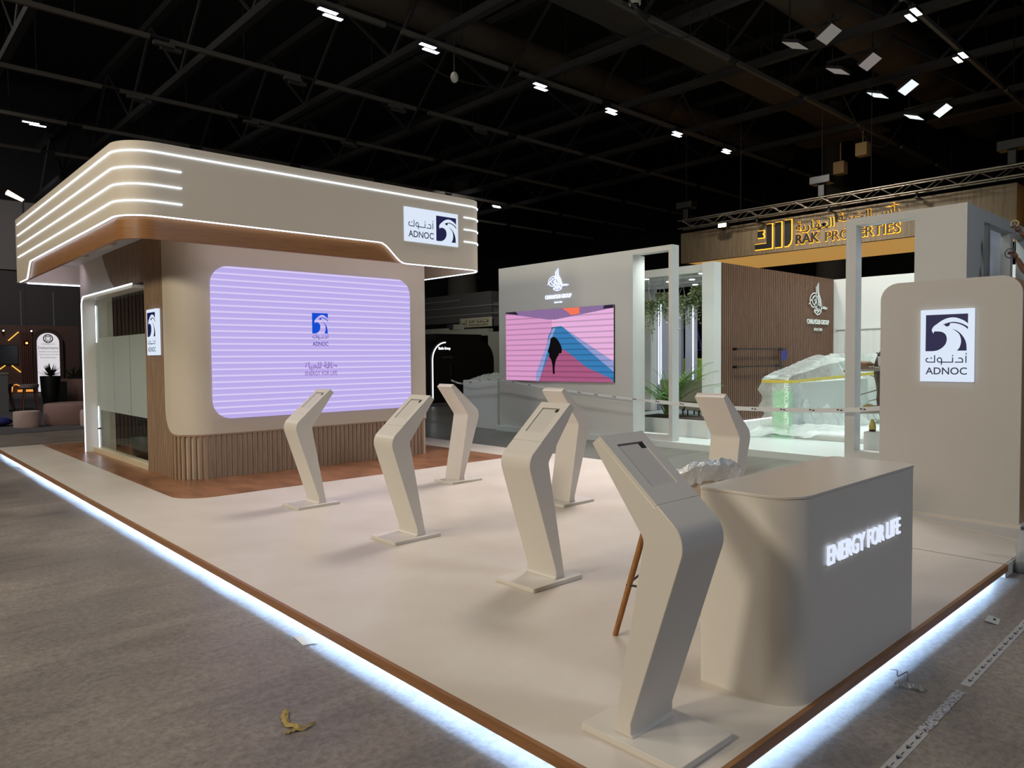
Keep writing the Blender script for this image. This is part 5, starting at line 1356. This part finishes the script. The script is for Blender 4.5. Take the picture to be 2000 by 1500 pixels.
solo('tape_roll', tpr, mat('tape_roll_gold', (170, 150, 90), 0.4), 'small gold tape roll in the raised hand of the person', 'tape roll', smooth=40)
sp_ = MB().tube([(x, 1.165, 3.40), (x-0.01, 1.16, 3.2), (x-0.02, 1.17, 3.06)], 0.006, 5).tube([(x-0.02, 1.215+0.056*math.cos(t), 3.045+0.062*math.sin(t)) for t in [2*PI*i/22 for i in range(22)]], 0.008, 6, True)
solo('looped_strap', sp_, mat('strap_grey', (90, 92, 104), 0.5), 'thin grey strap with a loop hanging between the hands of the person', 'strap', smooth=60)

# ================================================================== small things on the floor
def crumple(pts, w_, seed, h=0.012):
    R2 = random.Random(seed); mb = MB(); vs = []
    c = catmull(pts, 4)
    for i, (x_, y_) in enumerate(c):
        a = Vector(c[max(0, i-1)]); b = Vector(c[min(len(c)-1, i+1)]); d = (b-a).normalized(); s = Vector((-d.y, d.x))*w_*R2.uniform(0.35, 0.7)
        z = R2.uniform(0.002, h)
        vs += [(x_+s.x, y_+s.y, R2.uniform(0.001, h)), (x_, y_, z+h*0.7), (x_-s.x, y_-s.y, R2.uniform(0.001, h))]
    fs = []
    for i in range(len(c)-1):
        for k in range(2): fs.append((i*3+k, i*3+k+1, (i+1)*3+k+1, (i+1)*3+k))
    return mb.add(vs, fs)
cr = crumple([(-0.545, 1.80), (-0.575, 1.76), (-0.60, 1.69), (-0.585, 1.63), (-0.57, 1.60)], 0.030, 3).join(crumple([(-0.655, 1.605), (-0.61, 1.60), (-0.565, 1.585), (-0.50, 1.60)], 0.016, 4))
solo('tape_scrap', cr, mat('tape_scrap_yellow', (156, 134, 72), 0.6), 'crumpled yellowish tape scrap lying on the concrete floor', 'tape scrap')
solo('paper_scrap', MB().add([(-0.11, 2.50, 0.002), (-0.03, 2.46, 0.006), (-0.015, 2.60, 0.018), (-0.09, 2.66, 0.003)], [(0, 1, 2, 3)]), mat('paper_white'), 'small white paper scrap in the light along the long platform edge', 'paper scrap')
cdp = thing('paper_card', 'small pale printed card lying on the concrete past the counter', 'card', (3.25, -0.19, 0))
obj('sheet', MB().add([(3.19, -0.235, 0.002), (3.32, -0.215, 0.002), (3.32, -0.15, 0.012), (3.19, -0.16, 0.012)], [(0, 1, 2, 3)]), mat('card_grey', (190, 194, 186), 0.6), cdp)
obj('lettering', MB().add([(3.25, -0.205, 0.0065), (3.29, -0.20, 0.0065), (3.29, -0.185, 0.009), (3.25, -0.19, 0.009)], [(0, 1, 2, 3)]), M_ink, cdp)
solo('plastic_scrap', crumple([(1.83, -0.115), (1.86, -0.15), (1.88, -0.20), (1.86, -0.24)], 0.035, 6, 0.02), mat('scrap_grey', (140, 142, 140), 0.4), 'small crumpled clear plastic scrap beside the lit short platform edge', 'plastic scrap')
solo('wire_scrap', MB().tube(catmull([(2.02, -0.02, 0.006), (2.0, -0.06, 0.02), (1.96, -0.08, 0.006), (2.03, -0.10, 0.015), (1.95, -0.13, 0.005)], 5), 0.003, 5), mat('wire_scrap_m', (110, 96, 100), 0.5), 'thin tangled wire scrap in the light under the counter edge', 'wire')
solo('wire_scrap', MB().tube(catmull([(-0.03, 12.1, 0.006), (-0.07, 12.2, 0.02), (-0.02, 12.35, 0.006), (-0.1, 12.5, 0.015)], 5), 0.004, 5), mat('wire_scrap_m'), 'thin dark wire scrap at the far end of the long platform edge', 'wire')
def floor_tape(label, x0, x1, y0, y1, wd, seed, worn):
    t = thing('floor_tape', label, 'tape', ((x0+x1)/2, (y0+y1)/2, 0.0), 'printed tape strips on the concrete')
    R2 = random.Random(seed); mb = MB(); n = 14; vs = []
    for i in range(n+1):
        u = i/n; xx = x0+(x1-x0)*u; yy = y0+(y1-y0)*u
        j = R2.uniform(-.004, .004) if worn else 0
        vs += [(xx, yy-wd/2+j, 0.002), (xx, yy+wd/2+j, 0.002)]
    mb.add(vs, [(2*i, 2*i+2, 2*i+3, 2*i+1) for i in range(n)])
    m_ = noisy('worn_tape', [(0.35, (70, 66, 72)), (0.5, (170, 168, 172)), (0.7, (205, 204, 208))], 0.6, ns=60) if worn else mat('tape_on_floor', (176, 174, 172), 0.6)
    obj('strip', mb, m_, t)
    if not worn:
        mk = MB(); xx = x0+0.06
        while xx < x1-0.05:
            yy = y0+(y1-y0)*(xx-x0)/(x1-x0)
            mk.add([(xx, yy-0.002, 0.0028), (xx+0.030, yy-0.012, 0.0028), (xx+0.030, yy+0.012, 0.0028)], [(0, 1, 2)])
            mk.add([(xx+0.036, yy-0.012, 0.0028), (xx+0.040, yy-0.012, 0.0028), (xx+0.040, yy+0.012, 0.0028), (xx+0.036, yy+0.012, 0.0028)], [(0, 1, 2, 3)])
            mk.add([(xx+0.05, yy-0.003, 0.0028), (xx+0.085, yy-0.003, 0.0028), (xx+0.085, yy+0.001, 0.0028), (xx+0.05, yy+0.001, 0.0028)], [(0, 1, 2, 3)])
            xx += 0.115
        obj('printed_mark', mk, M_ink, t)
floor_tape('grey printed floor tape strip with dark marks, nearest the picture bottom', 0.72, 1.45, -0.37, -0.365, 0.046, 1, False)
floor_tape('worn silvery floor tape strip in the middle of the line', 1.45, 2.02, -0.362, -0.355, 0.046, 2, True)
floor_tape('grey printed floor tape strip running on past the torn gap', 2.10, 4.6, -0.352, -0.33, 0.046, 3, False)
bo = thing('water_bottle', 'clear plastic water bottle standing on the concrete by the far platform corner', 'bottle', (4.6, -0.055, 0))
pet = bpy.data.materials.new('bottle_plastic'); pet.use_nodes = True
n_ = pet.node_tree.nodes; l_ = pet.node_tree.links; b_ = n_['Principled BSDF']
b_.inputs['Base Color'].default_value = (*lin((196, 202, 210)), 1); b_.inputs['Roughness'].default_value = 0.12
tr = n_.new('ShaderNodeBsdfTransparent'); mx = n_.new('ShaderNodeMixShader'); mx.inputs[0].default_value = 0.55
l_.new(b_.outputs[0], mx.inputs[1]); l_.new(tr.outputs[0], mx.inputs[2]); l_.new(mx.outputs[0], n_['Material Output'].inputs[0])
obj('body', MB().lathe([(0.035, 0.0), (0.045, 0.01), (0.046, 0.10), (0.042, 0.13), (0.046, 0.16), (0.046, 0.21), (0.036, 0.27), (0.015, 0.32), (0.015, 0.335)], (4.6, -0.055, 0.001), 20), pet, bo, smooth=50)
obj('water', MB().lathe([(0.032, 0.004), (0.042, 0.012), (0.043, 0.07), (0.042, 0.072)], (4.6, -0.055, 0.001), 16), glass_mat('bottle_water', (170, 180, 190)), bo, smooth=50)
obj('cap', MB().cyl((4.6, -0.055, 0.335), (4.6, -0.055, 0.355), 0.018, n=14), mat('cap_dark', (60, 66, 84), 0.5), bo)

# ================================================================== roof: beams, cable trays, lamps
M_beam = mat('roof_steel', (25, 24, 25), 0.75)
M_tray = mat('tray_grey', (74, 70, 64), 0.65)
def roof_beam(x, label):
    t = thing('roof_truss', label, 'truss', (x, 12, 10.4), 'dark steel roof trusses')
    obj('lower_chord', MB().box((x-0.11, -12, 10.4), (x+0.11, 46, 10.62)), M_beam, t)
    obj('upper_chord', MB().box((x-0.13, -12, 12.9), (x+0.13, 46, 13.15)), M_beam, t)
    lt = MB(); y = -10; k = 0
    while y < 44:
        a, b = (10.6, 12.95) if k % 2 == 0 else (12.95, 10.6)
        lt.cyl((x, y, a), (x, y+2.7, b), 0.06, n=6); y += 2.7; k += 1
    obj('lattice', lt, M_beam, t)
for i, x in enumerate((-2.6, 1.7, 6.0, 10.2, 14.5, 18.6, 22.8, 27.0)):
    roof_beam(x, f'dark steel roof truss, {["first", "second", "third", "fourth", "fifth", "sixth", "seventh", "last"][i]} in line counted from the left picture edge')
ORDN = ['first', 'second', 'third', 'fourth', 'fifth', 'sixth', 'seventh']
for i, y in enumerate((5.1, 9.7, 14.4, 19.0, 23.7, 28.4, 33.0)):
    t = thing('cable_tray', f'long grey lighting rail under the roof, {ORDN[i]} counted from the front', 'rail', (14, y, 10.05), 'lighting rails under the roof')
    x = -8.0; R2 = random.Random(i)
    tr = MB()
    while x < 38:
        L = 3.7; tr.box((x, y-0.05, 10.05), (x+L, y+0.05, 10.17)); x += L+0.5
    obj('rail', MB().box((-8, y-0.03, 10.12), (38, y+0.03, 10.19)), M_beam, t)
    obj('tray', tr, M_tray, t, label='pale segments of the rail')
    x = -6
    while x < 38: obj('hanger', MB().cyl((x, y, 10.15), (x, y, 16.0), 0.014, n=4), M_beam, t); x += 4.2
# twin lamps under the rails
M_lamp_on = emis('hall_lamp_on', (236, 242, 250), 11.0)
def twin_lamp(label, loc, group):
    t = thing('twin_lamp', label, 'lamp', (0, 0, 0), group, local=True)
    obj('housing', MB().box((-0.26, -0.17, 0.0), (0.26, -0.03, 0.09)).box((-0.02, 0.03, 0.0), (0.5, 0.17, 0.09)).box((0.0, -0.05, 0.085), (0.26, 0.05, 0.150)), M_beam, t)
    obj('lens', MB().box((-0.24, -0.16, -0.012), (0.24, -0.04, 0.0)), M_lamp_on, t)
    obj('lens', MB().box((0.0, 0.04, -0.012), (0.48, 0.16, 0.0)), M_lamp_on, t)
    t.location = loc
    return t
gl_ = 'lit twin lamps under the hall roof'
l0 = twin_lamp('lit twin roof lamp, nearest of the row over the canopy', (6.64, 14.36, 9.9), gl_)
for (x, y, lb) in ((9.54, 14.36, 'lit twin roof lamp, second of the row over the canopy'), (13.7, 14.36, 'lit twin roof lamp, third of the row over the canopy'), (17.05, 14.36, 'lit twin roof lamp, fourth of the row over the canopy'), (20.84, 14.36, 'lit twin roof lamp, fifth of the row over the canopy'), (24.25, 14.36, 'lit twin roof lamp, farthest of the row over the canopy'),
                  (3.0, 28.4, 'lit twin roof lamp at the left, far behind the canopy'), (6.55, 28.4, 'lit twin roof lamp just above the rounded canopy corner'), (10.05, 28.4, 'lit twin roof lamp just above the long canopy top edge'), (24.34, 28.4, 'lit twin roof lamp beyond the right canopy end'),
                  (17.16, 5.06, 'lit twin roof lamp at the top right, near the picture edge'), (20.9, 5.1, 'lit twin roof lamp at the right, below the top one')):
    dup(l0, (x, y, 9.9), 0, lb)
def off_lamp(label, loc):
    t = thing('unlit_lamp', label, 'lamp', (0, 0, 0), 'unlit roof lamps', local=True)
    obj('housing', MB().box((-0.26, -0.17, 0.0), (0.26, -0.03, 0.09)).box((-0.02, 0.03, 0.0), (0.5, 0.17, 0.09)).box((0.0, -0.05, 0.085), (0.26, 0.12, 0.150)), mat('lamp_grey', (70, 68, 66), 0.5), t)
    t.location = loc; return t
u0 = off_lamp('unlit twin roof lamp under the third rail, left of the canopy corner', (4.4, 18.95, 9.9))
for x, y, lb in ((8.0, 18.95, 'unlit twin roof lamp on the same rail, second from the canopy corner'), (11.6, 18.95, 'unlit twin roof lamp on the same rail, third from the canopy corner'), (15.2, 18.95, 'unlit twin roof lamp on the same rail, fourth from the canopy corner'), (8.7, 23.6, 'unlit twin roof lamp over the long canopy edge, on the farther rail'), (5.0, 23.6, 'unlit twin roof lamp over the canopy corner, on the farther rail'), (12.5, 23.6, 'unlit twin roof lamp on the farther rail, right of centre')):
    dup(u0, (x, y, 9.9), 0, lb)
# square floodlight pairs over the aisle on the right
def flood_pair(label, loc, m):
    t = thing('flood_pair', label, 'floodlight', (0, 0, 0), 'square floodlight pairs on the right', local=True)
    bar = MB().box((-0.05, -0.75, 0.35), (0.05, 0.75, 0.42)).cyl((0, 0.6, 0.4), (0, 0.6, 1.75), 0.02, n=6).cyl((0, -0.45, 0.1), (0, -0.45, 0.36), 0.02, n=6).cyl((0, 0.45, 0.1), (0, 0.45, 0.36), 0.02, n=6)
    obj('bar', bar, M_beam, t)
    for sg, tilt in ((1, 0.35), (-1, -0.55)):
        Mr = Matrix.Translation((0, sg*0.45, 0.05)) @ Matrix.Rotation(tilt, 4, 'X')
        h = obj('housing', MB().box((-0.30, -0.24, 0.012), (0.30, 0.24, 0.09)).xf(Mr), M_beam, t)
        ORG[h.name] = Vector((0, 0, 0))
        obj('lens', MB().box((-0.29, -0.23, 0.0), (0.29, 0.23, 0.012)).xf(Mr), m, h)
    t.location = loc; return t
for x, lb, es_, c in ((16.6, 'dim square floodlight pair, highest of the four at the right', 0.30, (200, 196, 184)), (19.2, 'dim square floodlight pair, second from the top at the right', 0.32, (210, 200, 196)), (22.1, 'lit square floodlight pair, third from the top at the right', 1.3, (226, 236, 240)), (25.25, 'lit square floodlight pair, lowest of the four at the right', 1.5, (222, 246, 240))):
    flood_pair(lb, (x, 7.25, 9.75), emis('flood_'+str(x), c, es_))
M_duct = noisy('duct_brown', [(0.3, (46, 40, 33)), (0.7, (72, 61, 50))], 0.75, ns=0.6)
def duct(label, p0, p1, r): return solo('roof_duct', MB().cyl(p0, p1, r, n=20), M_duct, label, 'duct', 'brown roof ducts', smooth=40)
duct('big brown roof duct running above the floodlight pairs', (12, 8.3, 12.2), (36, 8.3, 12.2), 0.85)
duct('big brown roof duct at the top right picture edge', (12, 3.6, 12.4), (36, 3.6, 12.4), 0.8)
duct('brown roof duct above the long lamp row', (8, 16.6, 12.0), (34, 16.6, 12.0), 0.45)
ck = thing('catwalk', 'dark steel catwalk under the roof, left of the square floodlights', 'catwalk', (22, 11.0, 10.6))
obj('deck', MB().box((10, 10.5, 10.62), (36, 11.5, 10.70)), mat('catwalk_brown', (48, 42, 35), 0.7), ck)
for yy in (10.5, 11.5):
    hr = MB().cyl((10, yy, 11.7), (36, yy, 11.7), 0.03, n=6)
    x = 10
    while x <= 36: hr.cyl((x, yy, 10.7), (x, yy, 11.7), 0.02, n=5); x += 2
    obj('handrail', hr, M_beam, ck)
for i, (x, y, sx, sy, lb) in enumerate(((29.3, 6.2, 1.2, 4.4, 'long brown roof panel at the right, low behind the floodlights'), (28.2, 11.4, 1.1, 3.4, 'brown roof panel above the middle of the lighting truss'))):
    solo('roof_panel', MB().box((x-sx/2, y-sy/2, 10.5), (x+sx/2, y+sy/2, 10.6)), M_duct, lb, 'roof panel')
def cable(label, pts, r=0.018): return solo('hanging_cable', MB().tube(catmull(pts, 8), r, 5), M_beam, label, 'cable', 'black cables under the roof', smooth=60)
cable('black cable swag hanging near the top middle', [(10.2, 8.9, 10.41), (11.6, 8.8, 9.3), (13.2, 8.8, 9.4), (14.5, 8.9, 10.41)])
cable('black cable swag hanging left of the third roof lamp', [(10.2, 16.0, 10.41), (11.4, 15.7, 9.95), (13.2, 15.3, 9.95), (14.5, 15.1, 10.41)])
cable('black cable hanging in a long curve right of the lamp row', [(18.6, 12.6, 10.41), (20.0, 12.4, 9.1), (21.6, 12.3, 9.2), (22.8, 12.2, 10.41)])
cable('black cable looping below the square floodlights', [(22.8, 9.1, 10.41), (24.4, 8.95, 9.2), (25.8, 8.8, 9.2), (27.0, 8.6, 10.41)])
ca = thing('dome_camera', 'small white dome camera hanging above the middle of the canopy', 'camera', (10.25, 14.05, 9.0))
obj('housing', MB().ball((10.25, 14.05, 9.2), 0.11, 12, 8, 1, 1, 1.35), mat('camera_white', (170, 166, 156), 0.5), ca, smooth=60)
obj('rod', MB().cyl((10.25, 14.05, 9.3), (10.25, 14.05, 10.42), 0.02, n=6), M_beam, ca)
cz = thing('dome_camera', 'white cylinder camera at the top picture edge', 'camera', (11.9, 9.3, 10.0))
obj('housing', MB().cyl((11.9, 9.3, 9.95), (11.9, 9.3, 10.4), 0.14, n=14), mat('camera_white'), cz, smooth=40)
obj('dome', MB().ball((11.9, 9.3, 9.93), 0.10, 12, 8), M_glossblack, cz, smooth=60)
for x, y, z, lb in ((28.8, 11.7, 9.2, 'small beige speaker box, lower of two above the truss'), (27.8, 10.4, 9.5, 'small beige speaker box, higher of two above the truss')):
    solo('speaker_box', MB().box((x-0.2, y-0.22, z), (x+0.2, y+0.22, z+0.5)).cyl((x, y, z+0.5), (x, y, 10.5), 0.02, n=5), mat('speaker_beige', (168, 140, 100), 0.6), lb, 'speaker', bevel=0.02)
t = thing('canopy_spotlight', 'tiny warm spotlight on a stalk above the left canopy edge', 'spotlight', (0.42, 14.0, 4.22))
obj('stalk', MB().cyl((0.40, 13.95, 4.2), (0.40, 13.95, 4.55), 0.012, n=6), M_black, t)
obj('lens', MB().cyl((0.40, 13.95, 4.55), (0.18, 14.05, 4.68), 0.03, 0.05, 10), emis('spot_warm', (255, 226, 200), 2.0), t)

# lights of the white stand and of the truss lamp
